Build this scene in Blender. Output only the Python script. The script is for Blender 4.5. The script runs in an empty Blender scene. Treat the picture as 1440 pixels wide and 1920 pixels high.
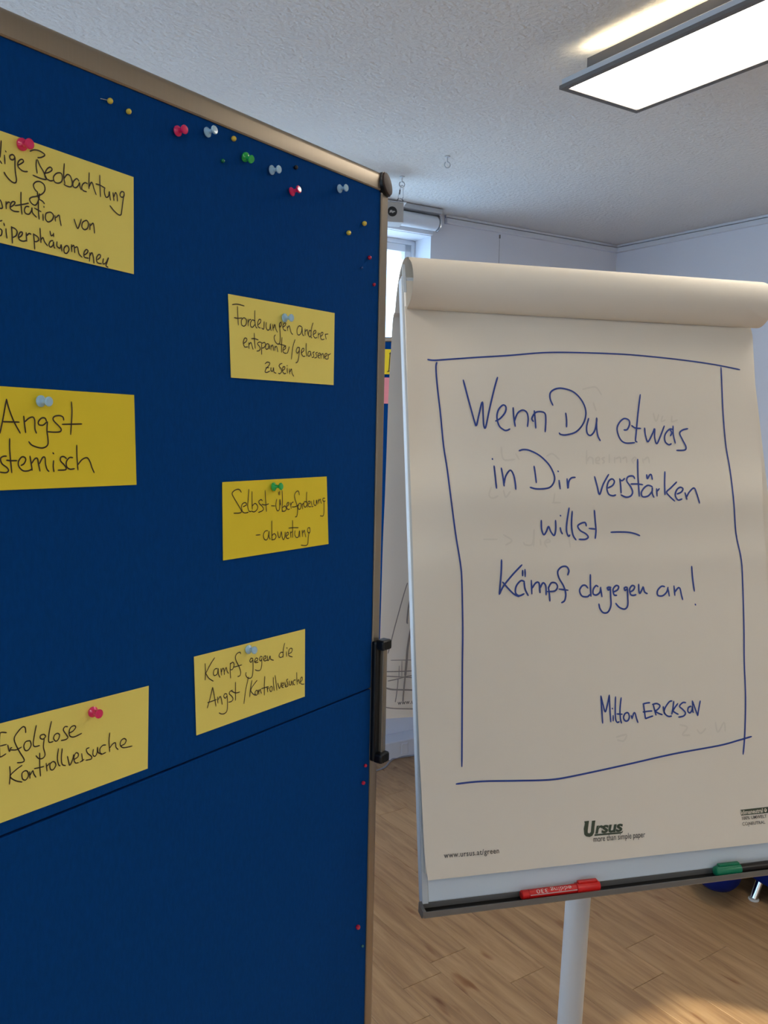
import bpy, bmesh, math, random
from mathutils import Vector, Matrix
random.seed(7)
S = bpy.context.scene
COL = S.collection
H0 = 1.57                       # eye height of the photographer
FPX = 1600.0                    # focal length in pixels of a 1440 x 1920 frame
PITCH = math.atan(160.0/FPX); ROLL = 0.0207

# ------------------------------------------------------------ camera
cd = bpy.data.cameras.new('camera'); cam = bpy.data.objects.new('camera', cd); COL.objects.link(cam)
cd.sensor_fit = 'HORIZONTAL'; cd.sensor_width = 36.0; cd.lens = 36.0*FPX/1440.0
cd.clip_start = 0.05; cd.clip_end = 200
_r = Vector((1, 0, 0)); _u = Vector((0, math.sin(PITCH), math.cos(PITCH))); _f = Vector((0, math.cos(PITCH), -math.sin(PITCH)))
_c, _s = math.cos(ROLL), math.sin(ROLL)
CR = _r*_c + _u*_s              # camera right
CU = -_r*_s + _u*_c             # camera up
cam.matrix_world = Matrix((( CR.x, CU.x, -_f.x, 0), (CR.y, CU.y, -_f.y, 0), (CR.z, CU.z, -_f.z, H0), (0, 0, 0, 1)))
S.camera = cam
EYE = Vector((0, 0, H0))

# ------------------------------------------------------------ world, sun, exposure
W = bpy.data.worlds.new('sky'); S.world = W; W.use_nodes = True
bg = W.node_tree.nodes['Background']; bg.inputs[0].default_value = (0.46, 0.68, 1.0, 1); bg.inputs[1].default_value = 5.1
SUN_TO = Vector((1.04, 1.93, 0.0)); SUN_FROM = Vector((-1.86, 2.88, 1.13))
sd = bpy.data.lights.new('sun', 'SUN'); sd.energy = 14.0; sd.angle = math.radians(1.0); sd.color = (1.0, 0.86, 0.66)
sun = bpy.data.objects.new('sun', sd); COL.objects.link(sun)
sun.rotation_euler = (SUN_TO-SUN_FROM).to_track_quat('-Z', 'Y').to_euler(); sun.location = (-4, 5, 4)
S.view_settings.view_transform = 'Standard'; S.view_settings.look = 'None'
S.view_settings.gamma = 1.0; S.view_settings.use_curve_mapping = False
S.view_settings.exposure = 0.0
LAMP_E = 13.0; GLOW_E = 34.0

# ------------------------------------------------------------ helpers
def ray(x, y):
    d = _f*FPX + CR*(x-720) - CU*(y-960)
    return d/FPX
def hitz(x, y, z):              # the point seen at a photo pixel, at height z
    r = ray(x, y); return EYE + r*((z-H0)/r.z)
def hit(x, y, P0, n):           # ... on the plane through P0 with normal n
    r = ray(x, y); return EYE + r*((P0-EYE).dot(n)/r.dot(n))

def srgb(r, g, b):
    f = lambda c: (c/255/12.92) if c/255 <= .04045 else ((c/255+.055)/1.055)**2.4
    return (f(r), f(g), f(b), 1)

MATS = {}
def mat(name, col, rough=.5, metal=0.0, var=.06, scale=30, bump=0.0, bscale=None, stretch=(1, 1, 1), sheen=0, trans=0, emit=None, coat=0, sub=0, spec=.5, alpha=1, objrand=0, bdist=.002):
    if name in MATS: return MATS[name]
    m = bpy.data.materials.new(name); m.use_nodes = True; nt = m.node_tree; N = nt.nodes; L = nt.links
    b = N['Principled BSDF']; b.inputs['Roughness'].default_value = rough; b.inputs['Metallic'].default_value = metal
    b.inputs['Specular IOR Level'].default_value = spec
    tc = N.new('ShaderNodeTexCoord'); mp = N.new('ShaderNodeMapping'); mp.inputs['Scale'].default_value = stretch
    L.new(tc.outputs['Object'], mp.inputs['Vector'])
    nz = N.new('ShaderNodeTexNoise'); nz.inputs['Scale'].default_value = scale; nz.inputs['Detail'].default_value = 4
    L.new(mp.outputs[0], nz.inputs['Vector'])
    rp = N.new('ShaderNodeMix'); rp.data_type = 'RGBA'
    c = Vector(col[:3]); a_ = c*(1-var); b_ = c*(1+var)
    rp.inputs[6].default_value = (*a_, 1); rp.inputs[7].default_value = (min(b_.x, 1), min(b_.y, 1), min(b_.z, 1), 1)
    L.new(nz.outputs[0], rp.inputs[0]); L.new(rp.outputs[2], b.inputs['Base Color'])
    if bump:
        n2 = N.new('ShaderNodeTexNoise'); n2.inputs['Scale'].default_value = bscale or scale*4; n2.inputs['Detail'].default_value = 3
        L.new(mp.outputs[0], n2.inputs['Vector'])
        bp = N.new('ShaderNodeBump'); bp.inputs['Strength'].default_value = bump; bp.inputs['Distance'].default_value = bdist
        L.new(n2.outputs[0], bp.inputs['Height']); L.new(bp.outputs[0], b.inputs['Normal'])
    if sheen: b.inputs['Sheen Weight'].default_value = sheen
    if trans: b.inputs['Transmission Weight'].default_value = trans
    if coat: b.inputs['Coat Weight'].default_value = coat
    if sub:
        b.inputs['Subsurface Weight'].default_value = sub; b.inputs['Subsurface Scale'].default_value = .004
        b.inputs['Subsurface Radius'].default_value = (1, 1, 1)
    if alpha < 1: b.inputs['Alpha'].default_value = alpha
    if emit: b.inputs['Emission Color'].default_value = emit[0]; b.inputs['Emission Strength'].default_value = emit[1]
    MATS[name] = m; return m

def wood():
    m = bpy.data.materials.new('oak'); m.use_nodes = True; nt = m.node_tree; N = nt.nodes; L = nt.links
    b = N['Principled BSDF']; b.inputs['Roughness'].default_value = .42; b.inputs['Specular IOR Level'].default_value = .4
    tc = N.new('ShaderNodeTexCoord'); oi = N.new('ShaderNodeObjectInfo')
    ad = N.new('ShaderNodeVectorMath'); ad.operation = 'ADD'; sc = N.new('ShaderNodeVectorMath'); sc.operation = 'SCALE'
    cx = N.new('ShaderNodeCombineXYZ')
    for i in range(3): L.new(oi.outputs['Random'], cx.inputs[i])
    L.new(cx.outputs[0], sc.inputs[0]); sc.inputs['Scale'].default_value = 37
    L.new(tc.outputs['Object'], ad.inputs[0]); L.new(sc.outputs[0], ad.inputs[1])
    mp = N.new('ShaderNodeMapping'); mp.inputs['Scale'].default_value = (1.3, 16, 16); L.new(ad.outputs[0], mp.inputs[0])
    n1 = N.new('ShaderNodeTexNoise'); n1.inputs['Scale'].default_value = 2.2; n1.inputs['Detail'].default_value = 7; n1.inputs['Roughness'].default_value = .62; n1.inputs['Distortion'].default_value = .6
    L.new(mp.outputs[0], n1.inputs[0])
    cr = N.new('ShaderNodeValToRGB'); e = cr.color_ramp.elements
    e[0].position = .30; e[0].color = srgb(136, 103, 72); e[1].position = .72; e[1].color = srgb(182, 148, 108)
    x = e.new(.50); x.color = srgb(162, 128, 91)
    L.new(n1.outputs[0], cr.inputs[0])
    mp2 = N.new('ShaderNodeMapping'); mp2.inputs['Scale'].default_value = (3, 12, 12); L.new(ad.outputs[0], mp2.inputs[0])
    n2 = N.new('ShaderNodeTexNoise'); n2.inputs['Scale'].default_value = 1.6; n2.inputs['Detail'].default_value = 2; L.new(mp2.outputs[0], n2.inputs[0])
    kr = N.new('ShaderNodeValToRGB'); k = kr.color_ramp.elements; k[0].position = .66; k[0].color = (1, 1, 1, 1); k[1].position = .74; k[1].color = (.62, .47, .38, 1)
    L.new(n2.outputs[0], kr.inputs[0])
    mx = N.new('ShaderNodeMix'); mx.data_type = 'RGBA'; mx.blend_type = 'MULTIPLY'; mx.inputs[0].default_value = 1
    L.new(cr.outputs[0], mx.inputs[6]); L.new(kr.outputs[0], mx.inputs[7])
    hs = N.new('ShaderNodeHueSaturation'); mr = N.new('ShaderNodeMapRange'); mr.inputs[3].default_value = .94; mr.inputs[4].default_value = 1.05
    L.new(oi.outputs['Random'], mr.inputs[0]); L.new(mr.outputs[0], hs.inputs['Value']); L.new(mx.outputs[2], hs.inputs['Color'])
    L.new(hs.outputs[0], b.inputs['Base Color'])
    bp = N.new('ShaderNodeBump'); bp.inputs['Strength'].default_value = .15; bp.inputs['Distance'].default_value = .001
    L.new(n1.outputs[0], bp.inputs['Height']); L.new(bp.outputs[0], b.inputs['Normal'])
    return m

def glass_mat():
    m = bpy.data.materials.new('window_glass'); m.use_nodes = True; nt = m.node_tree; N = nt.nodes; L = nt.links
    N.remove(N['Principled BSDF']); o = N['Material Output']
    t = N.new('ShaderNodeBsdfTransparent'); g = N.new('ShaderNodeBsdfGlossy'); g.inputs['Roughness'].default_value = .02
    tc = N.new('ShaderNodeTexCoord'); nz = N.new('ShaderNodeTexNoise'); nz.inputs['Scale'].default_value = 3
    cr = N.new('ShaderNodeMix'); cr.data_type = 'RGBA'; cr.inputs[6].default_value = (.88, .93, .95, 1); cr.inputs[7].default_value = (.95, .98, .98, 1)
    L.new(tc.outputs['Object'], nz.inputs[0]); L.new(nz.outputs[0], cr.inputs[0]); L.new(cr.outputs[2], t.inputs[0])
    mx = N.new('ShaderNodeMixShader'); mx.inputs[0].default_value = .06
    L.new(t.outputs[0], mx.inputs[1]); L.new(g.outputs[0], mx.inputs[2]); L.new(mx.outputs[0], o.inputs[0])
    return m

class MB:
    def __init__(s): s.bm = bmesh.new()
    def poly(s, pts): return s.bm.faces.new([s.bm.verts.new(p) for p in pts])
    def hexa(s, p, bev=0, seg=2):       # p: 8 corners, bottom four then top four
        v = [s.bm.verts.new(q) for q in p]
        F = [s.bm.faces.new([v[i] for i in f]) for f in ((0, 3, 2, 1), (4, 5, 6, 7), (0, 1, 5, 4), (1, 2, 6, 5), (2, 3, 7, 6), (3, 0, 4, 7))]
        if bev:
            es = {e for f in F for e in f.edges}
            bmesh.ops.bevel(s.bm, geom=list(es), offset=bev, segments=seg, profile=.5, affect='EDGES')
        return s
    def box(s, o, ax, ay, az, dx, dy, dz, bev=0, seg=2):   # o: corner; axes; sizes
        o = Vector(o); ax = Vector(ax)*dx; ay = Vector(ay)*dy; az = Vector(az)*dz
        return s.hexa([o, o+ax, o+ax+ay, o+ay, o+az, o+ax+az, o+ax+ay+az, o+ay+az], bev, seg)
    def tube(s, pts, r, n=12, caps=True, closed=False):
        pts = [Vector(p) for p in pts]; rs = r if isinstance(r, (list, tuple)) else [r]*len(pts)
        rings = []; prev = None; m = len(pts)
        for i, p in enumerate(pts):
            if closed: t = (pts[(i+1) % m]-pts[i-1]).normalized()
            else: t = (pts[min(i+1, m-1)]-pts[max(i-1, 0)]).normalized()
            if prev is None:
                a = t.orthogonal().normalized()
            else:
                a = (prev - t*prev.dot(t)).normalized()
            prev = a; b = t.cross(a)
            rings.append([s.bm.verts.new(p + (a*math.cos(2*math.pi*k/n)+b*math.sin(2*math.pi*k/n))*rs[i]) for k in range(n)])
        for i in range(m if closed else m-1):
            A, B = rings[i], rings[(i+1) % m]
            for k in range(n): s.bm.faces.new([A[k], A[(k+1) % n], B[(k+1) % n], B[k]])
        if caps and not closed:
            s.bm.faces.new(rings[0][::-1]); s.bm.faces.new(rings[-1])
        return s
    def lathe(s, prof, o=(0, 0, 0), ax=(0, 0, 1), n=24, sx=1.0, xdir=None):   # prof: (radius, height)
        o = Vector(o); ax = Vector(ax).normalized(); a = (Vector(xdir) if xdir else ax.orthogonal()).normalized(); b = ax.cross(a)
        rings = []
        for r, h in prof:
            if r < 1e-7: rings.append([s.bm.verts.new(o+ax*h)])
            else: rings.append([s.bm.verts.new(o+ax*h+a*math.cos(2*math.pi*k/n)*r*sx+b*math.sin(2*math.pi*k/n)*r) for k in range(n)])
        for A, B in zip(rings, rings[1:]):
            for k in range(n):
                if len(A) == 1 and len(B) == 1: continue
                if len(A) == 1: s.bm.faces.new([A[0], B[(k+1) % n], B[k]])
                elif len(B) == 1: s.bm.faces.new([A[k], A[(k+1) % n], B[0]])
                else: s.bm.faces.new([A[k], A[(k+1) % n], B[(k+1) % n], B[k]])
        return s
    def prism(s, prof, o, ax, ay, az, L, caps=True):       # profile (x,y) in ax,ay swept L along az
        o = Vector(o); ax = Vector(ax); ay = Vector(ay); az = Vector(az)
        A = [s.bm.verts.new(o+ax*x+ay*y) for x, y in prof]; B = [s.bm.verts.new(o+ax*x+ay*y+az*L) for x, y in prof]
        k = len(prof)
        for i in range(k): s.bm.faces.new([A[i], A[(i+1) % k], B[(i+1) % k], B[i]])
        if caps: s.bm.faces.new(A[::-1]); s.bm.faces.new(B)
        return s
    def grid(s, rows):                                      # rows of points
        V = [[s.bm.verts.new(p) for p in r] for r in rows]
        for i in range(len(V)-1):
            for j in range(len(V[0])-1): s.bm.faces.new([V[i][j], V[i][j+1], V[i+1][j+1], V[i+1][j]])
        return s
    def ribbon(s, pts, w, nf):                              # flat pen line on a surface with normal nf
        pts = [Vector(p) for p in pts]; m = len(pts)
        if m < 2: return s
        Lft = []; Rgt = []
        for i, p in enumerate(pts):
            t = pts[min(i+1, m-1)]-pts[max(i-1, 0)]
            if t.length < 1e-9: t = Vector((1, 0, 0))
            q = t.cross(nf).normalized()*(w/2)
            e = .72 if i in (0, m-1) else 1.0
            Lft.append(s.bm.verts.new(p+q*e)); Rgt.append(s.bm.verts.new(p-q*e))
        for i in range(m-1): s.bm.faces.new([Lft[i], Lft[i+1], Rgt[i+1], Rgt[i]])
        for P, d in ((pts[0], pts[0]-pts[1]), (pts[-1], pts[-1]-pts[-2])):       # round ends
            if d.length < 1e-9: continue
            d = d.normalized(); q = d.cross(nf).normalized()
            s.bm.faces.new([s.bm.verts.new(P+(q*math.cos(a)*.72+d*math.sin(a)*.72)*(w/2)) for a in [math.pi*k/5 for k in range(6)]])
        return s
    def build(s, name, m, parent=None, org=None, smooth=False, thick=None):
        bmesh.ops.recalc_face_normals(s.bm, faces=s.bm.faces[:])
        if smooth:
            for f in s.bm.faces: f.smooth = True
        if parent is not None:
            r = parent
            while r.parent: r = r.parent
            o = r.location.copy(); loc = Vector((0, 0, 0))
        else: o = Vector(org) if org is not None else Vector((0, 0, 0)); loc = o
        if o.length: bmesh.ops.translate(s.bm, verts=s.bm.verts[:], vec=-o)
        me = bpy.data.meshes.new(name); s.bm.to_mesh(me); s.bm.free()
        if smooth and hasattr(me, 'set_sharp_from_angle'): me.set_sharp_from_angle(angle=math.radians(40))
        ob = bpy.data.objects.new(name, me); COL.objects.link(ob)
        if isinstance(m, (list, tuple)): [me.materials.append(q) for q in m]
        else: me.materials.append(m)
        ob.location = loc
        if parent is not None: ob.parent = parent
        return ob

def tag(o, label=None, cat=None, group=None, kind=None):
    for k, v in (('label', label), ('category', cat), ('group', group), ('kind', kind)):
        if v: o[k] = v
    return o
def thing(name, loc, label, cat, group=None):
    o = bpy.data.objects.new(name, None); COL.objects.link(o); o.location = loc; o.empty_display_size = .05
    return tag(o, label, cat, group)
def spline(pts, k=5):
    P = [Vector((*p, 0)) if len(p) == 2 else Vector(p) for p in pts]
    if len(P) < 3:
        return [P[0].lerp(P[-1], t/3) for t in range(4)]
    out = []
    for i in range(len(P)-1):
        a = P[max(i-1, 0)]; b = P[i]; c = P[i+1]; d = P[min(i+2, len(P)-1)]
        for j in range(k):
            t = j/k
            out.append(.5*((2*b)+(c-a)*t+(2*a-5*b+4*c-d)*t*t+(3*b-a-3*c+d)*t**3))
    out.append(P[-1]); return out
def strokes(txt, ox, oy, sc):           # "x y x y ..; x y .." measured in an enlargement of the photo
    out = []
    for s in txt.split(';'):
        v = [float(q) for q in s.split()]
        if len(v) >= 4: out.append([(ox+v[i]/sc, oy+v[i+1]/sc) for i in range(0, len(v)-1, 2)])
    return out
def ink(name, st, surf, nf, w, m, parent, k=5):    # pen strokes laid on a surface
    mb = MB()
    for s in st:
        mb.ribbon([surf(p.x, p.y) for p in spline(s, k)], w, nf)
    return mb.build(name, m, parent)
def print_text(name, txt, fr, place, m, parent, shear=0, bold=0, spacing=1.0):
    cu = bpy.data.curves.new(name, 'FONT'); cu.body = txt; cu.size = 1; cu.shear = shear; cu.offset = bold; cu.space_character = spacing; cu.resolution_u = 4
    to = bpy.data.objects.new(name+'_tmp', cu); COL.objects.link(to)
    dg = bpy.context.evaluated_depsgraph_get(); me = bpy.data.meshes.new_from_object(to.evaluated_get(dg))
    bpy.data.objects.remove(to); bpy.data.curves.remove(cu)
    xs = [v.co.x for v in me.vertices]; x0, x1 = min(xs), max(xs)
    for v in me.vertices: v.co = place((v.co.x-x0)/(x1-x0), v.co.y)
    r = parent
    while r.parent: r = r.parent
    for v in me.vertices: v.co = v.co - r.location
    me.name = name; me.materials.clear(); me.materials.append(m)
    ob = bpy.data.objects.new(name, me); COL.objects.link(ob); ob.parent = parent
    return ob
Z = Vector((0, 0, 1))

# ------------------------------------------------------------ materials
M_wall = mat('wall_paint', srgb(236, 237, 240), .9, var=.015, scale=6, bump=.25, bscale=160)
M_ceil = mat('ceiling_stipple', srgb(224, 220, 212), .95, var=.02, scale=5, bump=1.0, bscale=70, bdist=.0065)
M_white = mat('white_trim', srgb(228, 230, 232), .5, var=.02, scale=20)
M_wood = wood(); M_glass = glass_mat()
M_felt = mat('blue_felt', srgb(0, 64, 132), .98, var=.16, scale=260, bump=.5, bscale=700, stretch=(1, 1, .35), sheen=0, spec=.12, bdist=.001)
M_frame = mat('champagne_aluminium', srgb(150, 138, 122), .38, metal=.75, var=.05, scale=8, stretch=(60, 60, 1))
M_cap = mat('dark_bronze_plastic', srgb(66, 52, 47), .6, var=.25, scale=130, bump=.2, spec=.25)
M_black = mat('black_plastic', srgb(9, 10, 12), .38, var=.15, scale=60)
M_yel = mat('pale_yellow_card', srgb(250, 232, 118), .85, var=.02, scale=40, bump=.1)
M_yel2 = mat('strong_yellow_card', srgb(246, 220, 50), .85, var=.02, scale=40, bump=.1)
M_pinkc = mat('pink_card', srgb(238, 150, 160), .85, var=.02, scale=40)
M_edge = mat('marker_ink_black', srgb(52, 36, 22), .6, var=.2, scale=200)
M_ink = mat('marker_ink_blue', srgb(34, 62, 140), .55, var=.25, scale=25)
M_ghost = mat('ink_showing_through', srgb(221, 211, 194), .85, var=.02, scale=60)
M_sketch = mat('charcoal_line', srgb(136, 128, 120), .8, var=.2, scale=90)
M_paper = mat('flipchart_paper', srgb(230, 220, 203), .8, var=.012, scale=14, bump=.06, bscale=9, bdist=.004)
M_board = mat('white_enamel', srgb(216, 224, 230), .3, var=.01, scale=10)
M_grey = mat('grey_lacquer', srgb(118, 116, 113), .45, var=.06, scale=40, metal=.2)
M_pole = mat('pale_grey_lacquer', srgb(196, 199, 200), .38, var=.03, scale=15)
M_green = mat('print_green', srgb(66, 76, 60), .8, var=.05, scale=80)
M_print = mat('print_grey', srgb(84, 80, 76), .8, var=.05, scale=80)
M_chrome = mat('chrome', srgb(220, 222, 226), .12, metal=1, var=.03, scale=20)
M_chair = mat('blue_upholstery', srgb(4, 26, 104), .9, var=.12, scale=220, bump=.3, spec=.2)
M_lampf = mat('lamp_housing', srgb(112, 108, 104), .5, metal=.2, var=.04, scale=30)
PINC = dict(pink=mat('pin_pink', srgb(236, 40, 104), .22, sub=.35, var=.08, scale=300, coat=.3),
            blue=mat('pin_ice_blue', srgb(176, 214, 238), .22, sub=.35, var=.08, scale=300, coat=.3),
            green=mat('pin_green', srgb(44, 186, 88), .22, sub=.35, var=.08, scale=300, coat=.3),
            yellow=mat('pin_yellow', srgb(236, 206, 80), .25, var=.06, scale=300, coat=.3),
            red=mat('pin_red', srgb(196, 20, 60), .25, var=.06, scale=300, coat=.3),
            dkgreen=mat('pin_dark_green', srgb(0, 120, 84), .25, var=.06, scale=300, coat=.3),
            black=mat('pin_black', srgb(10, 10, 14), .25, var=.06, scale=300, coat=.3),
            teal=mat('pin_teal', srgb(60, 140, 140), .25, var=.06, scale=300, coat=.3),
            dkblue=mat('pin_dark_blue', srgb(20, 70, 140), .25, var=.06, scale=300, coat=.3))

# ------------------------------------------------------------ the room (walls found from their ceiling lines)
ZC = H0 + 1.0
CA = hitz(750, 388, ZC); CORNER = hitz(1157, 461, ZC); CB = hitz(1440, 403, ZC)
WD = (CORNER-CA).normalized()                   # along the window wall, towards the corner
RD = (CB-CORNER).normalized()                   # along the right wall, towards the viewer
WN = Vector((-WD.y, WD.x, 0))                   # out through the window wall
RN = Vector((-RD.y, RD.x, 0))
if RN.x < 0: RN = -RN
LW, LR = 6.4, 6.6
K0 = Vector((CORNER.x, CORNER.y, 0)); K1 = K0-WD*LW; K2 = K1+RD*LR; K3 = K0+RD*LR
cen = (K0+K1+K2+K3)/4

def wall(name, A, B, n, holes, th=.34):         # n points outwards; holes (s0, s1, z0, z1)
    d = (B-A); L = d.length; d.normalize(); mb = MB()
    cuts = sorted({0, L} | {h[0] for h in holes} | {h[1] for h in holes})
    for a, b in zip(cuts, cuts[1:]):
        zs = [(0, ZC)]
        for h in holes:
            if h[0] <= a+1e-6 and h[1] >= b-1e-6: zs = [(0, h[2]), (h[3], ZC)]
        for z0, z1 in zs:
            if z1-z0 > 1e-4: mb.box(A+d*a+Z*z0, d, n, Z, b-a, th, z1-z0)
    return tag(mb.build(name, M_wall), kind='structure')

# windows: distance along the wall measured from K1
def s_of(P): return (Vector((P.x, P.y, 0))-K1).dot(WD)
niche = hit(808, 443, CA, WN)                    # top right corner of the window recess
sR = s_of(niche); zT = niche.z
WINS = [(sR-1.15, sR, .92, zT), (sR-3.25, sR-2.05, .92, zT), (sR-5.0, sR-3.9, .92, zT)]
wall('wall_left', K1, K0, WN, WINS)
wall('wall_right', K0, K3, RN, [])
n2 = Vector((-(K2-K1).normalized().y, (K2-K1).normalized().x, 0)); n2 = n2 if n2.dot(K1-cen) > 0 else -n2
wall('wall_back', K1, K2, n2, [(1.2, 2.6, .92, zT), (3.6, 5.0, .92, zT)])
n3 = (K2-K3).normalized(); n3 = Vector((-n3.y, n3.x, 0)); n3 = n3 if n3.dot(K2-cen) > 0 else -n3
wall('wall_front', K2, K3, n3, [])
def quad(name, z0, z1, m):
    c = [K0, K1, K2, K3]; e = [q+(q-cen).normalized()*.3 for q in c]
    return MB().hexa([Vector((q.x, q.y, z0)) for q in e]+[Vector((q.x, q.y, z1)) for q in e]).build(name, m)
tag(quad('ceiling', ZC, ZC+.15, M_ceil), kind='structure')
floor = tag(quad('floor', -.2, -.006, mat('screed_under_planks', srgb(70, 54, 40), .8)), kind='structure')

# planks: long side parallel to the right wall
PL, PW = 1.28, .1365
LD = -RD; XD = Vector((LD.y, -LD.x, 0))
if XD.x < 0: XD = -XD
P1 = hitz(1310, 1802, 0); P1b = hitz(1366.7, 1777.5, 0); P2 = hitz(1178.7, 1859, 0); P3 = hitz(733, 1864, 0)
x_off = P1.dot(XD); fixed = {0: P1.dot(LD), round((P2.dot(XD)-x_off)/PW): P2.dot(LD), round((P3.dot(XD)-x_off)/PW): P3.dot(LD)}
pm = MB().box((0, 0, -.010), (1, 0, 0), (0, 1, 0), (0, 0, 1), PL-.0008, PW-.0008, .010, bev=.0006, seg=1).build('plank', M_wood, floor)
mesh = pm.data; bpy.data.objects.remove(pm)
def inside(p, mrg):
    c = [K0, K1, K2, K3]
    for i in range(4):
        a, b = c[i], c[(i+1) % 4]; n = Vector((-(b-a).y, (b-a).x, 0)).normalized()
        if n.dot(cen-a) < 0: n = -n
        if n.dot(p-a) < mrg: return False
    return True
rot = math.atan2(LD.y, LD.x); flip = XD.dot(Vector((-math.sin(rot), math.cos(rot), 0))) < 0
NP = 0
for i in range(-45, 45):
    off = fixed.get(i, random.uniform(0, PL))
    for j in range(-8, 8):
        m_ = XD*(x_off+(i+.5)*PW); ts = []
        for a_, b_ in ((K0, K1), (K1, K2), (K2, K3), (K3, K0)):
            e_ = b_-a_; w_ = Vector((-e_.y, e_.x, 0)); dn = LD.dot(w_)
            if abs(dn) < 1e-9: continue
            t_ = (a_-m_).dot(w_)/dn; q_ = (m_+LD*t_-a_).dot(e_)/e_.length_squared
            if -1e-6 <= q_ <= 1+1e-6: ts.append(t_)
        if len(ts) < 2: continue
        s0_ = max(off+j*PL, min(ts)); s1_ = min(off+(j+1)*PL, max(ts))
        if s1_-s0_ < .04: continue
        o = XD*(x_off+i*PW) + LD*s0_; mid_ = m_+LD*(s0_+s1_)/2
        if mid_.length > 6.4 or mid_.y < -.6: continue
        p = bpy.data.objects.new('plank', mesh); COL.objects.link(p); p.parent = floor
        p.location = o + (XD*PW if flip else Vector((0, 0, 0))); p.rotation_euler = (0, 0, rot); p.scale = ((s1_-s0_-.0006)/PL, 1, 1); NP += 1
print('PLANKS', NP)

# picture rails under the ceiling, boxed skirting along the window wall
ra = MB()
for z0, dz, dp in ((ZC-.012, .012, .016), (ZC-.040, .024, .020)):
    ra.box(K0-WD*(K0-CA).dot(WD)*.82+Z*z0-WN*dp, WD, WN, Z, (K0-CA).dot(WD)*.82, dp, dz, bev=.002, seg=1)
tag(ra.build('trim_1', M_white), kind='structure')
rb = MB()
for z0, dz, dp in ((ZC-.012, .012, .016), (ZC-.040, .024, .020)):
    rb.box(K0+Z*z0-RN*dp+RD*.0, RD, RN, Z, LR, dp, dz, bev=.002, seg=1)
tag(rb.build('trim_2', M_white), kind='structure')
bb = MB().box(K1-WN*.105, WD, WN, Z, LW, .105, .085, bev=.004)
bl = tag(bb.build('baseboard_left', M_white), kind='structure')
q = hitz(755, 1409, .03)
MB().box(hit(752, 1414, K1-WN*.105, WN)-WN*.004, WD, WN, Z, .035, .006, .05, bev=.002).build('joint_cover', M_white, bl)
tag(MB().box(K0-RN*.016, RD, RN, Z, LR, .016, .075, bev=.003).build('baseboard_right', M_white), kind='structure')

# windows
def window(name, A, d, n, s0, s1, z0, z1, dep=.13):
    fr = MB(); o = A+d*s0+n*dep; L = s1-s0; h = z1-z0; t = .022; T = .05
    fr.box(o+Z*z0, d, n, Z, t, T, h, .004); fr.box(o+d*(L-t)+Z*z0, d, n, Z, t, T, h, .004)
    fr.box(o+Z*z0, d, n, Z, L, T, t, .004); fr.box(o+Z*(z1-t), d, n, Z, L, T, t, .004)
    f = tag(fr.build(name, M_white), kind='structure')
    mid = L/2; sa = MB()
    for a, b in ((t, mid), (mid, L-t)):
        w = .035
        sa.box(o+d*a+Z*(z0+t)+n*.005, d, n, Z, w, .04, h-2*t, .003); sa.box(o+d*(b-w)+Z*(z0+t)+n*.005, d, n, Z, w, .04, h-2*t, .003)
        sa.box(o+d*a+Z*(z0+t)+n*.005, d, n, Z, b-a, .04, w, .003); sa.box(o+d*a+Z*(z1-t-w)+n*.005, d, n, Z, b-a, .04, w, .003)
        MB().box(o+d*(a+w)+Z*(z0+t+w)+n*.02, d, n, Z, b-a-2*w, .004, h-2*t-2*w).build('pane', M_glass, f)
    sa.build('sash', M_white, f)
    MB().box(A+d*(s0+.002)+Z*(z0+.001)-n*.02, d, n, Z, L-.004, dep+.02, .02, .004).build('sill', M_white, f)
    hd = MB().box(o+d*(mid-.012)+Z*(z0+h*.45)-n*.012, d, n, Z, .024, .012, .05, .004)
    hd.box(o+d*(mid-.008)+Z*(z0+h*.45-.06)-n*.035, d, n, Z, .016, .012, .1, .004).build('handle', M_white, f)
    return f
for i, w in enumerate(WINS): window('window_%d' % (i+1), K1, WD, WN, *w)
dB = (K2-K1).normalized()
window('window_4', K1, dB, n2, 1.2, 2.6, .92, zT); window('window_5', K1, dB, n2, 3.6, 5.0, .92, zT)

# ledge above the window recess and the roller blind on the ceiling line
e0 = hit(808, 427, CA, WN)
tag(MB().box(K1+WD*(sR-1.25)+Z*(zT+.001)-WN*.022, WD, WN, Z, 1.25, .022, .034, .004).build('trim_3', M_white), kind='structure')
bx = hit(823, 412, CA-WN*.06, WN); sB = s_of(bx)
rbl = thing('roller_blind', K1+WD*(sB-.7)+Z*(ZC-.05), 'white roller blind rolled up at the ceiling above the window', 'blind')
a0 = K1+WD*(sB-1.3)
MB().box(a0+Z*(ZC-.024)-WN*.09, WD, WN, Z, 1.3, .075, .022, .003).build('head_rail', M_pole, rbl)
rc = a0-WN*.052+Z*(ZC-.062)
tm = MB().tube([rc, rc+WD*1.285], .033, 28).build('fabric_roll', M_white, rbl, smooth=True)
br = MB(); ce = rc+WD*1.29
pr = [(math.cos(t)*.040, math.sin(t)*.040) for t in [-math.pi/2+math.pi*k/16 for k in range(17)]] + [(-.012, .040), (-.012, .026)] + [(math.cos(t)*.028, math.sin(t)*.028) for t in [math.pi/2-math.pi*k/14 for k in range(15)]]
br.prism([(-x, y) for x, y in pr], ce, WN, Z, WD, .006)
br.build('end_bracket', M_chrome, rbl)

# wire hanger on the picture rail
hk = hit(937, 441, CA-WN*.022, WN); wb = hk.copy(); wb.z = 1.3
ph = thing('picture_wire', hk, 'thin picture hanging wire with a small clip on the rail, left of the room corner', 'wire')
MB().tube([hk-Z*.004, wb], .0007, 6).build('wire', M_print, ph)
MB().box(hk-WD*.003-Z*.016-WN*.004, WD, WN, Z, .006, .006, .018, .001).build('clip', M_grey, ph)

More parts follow.
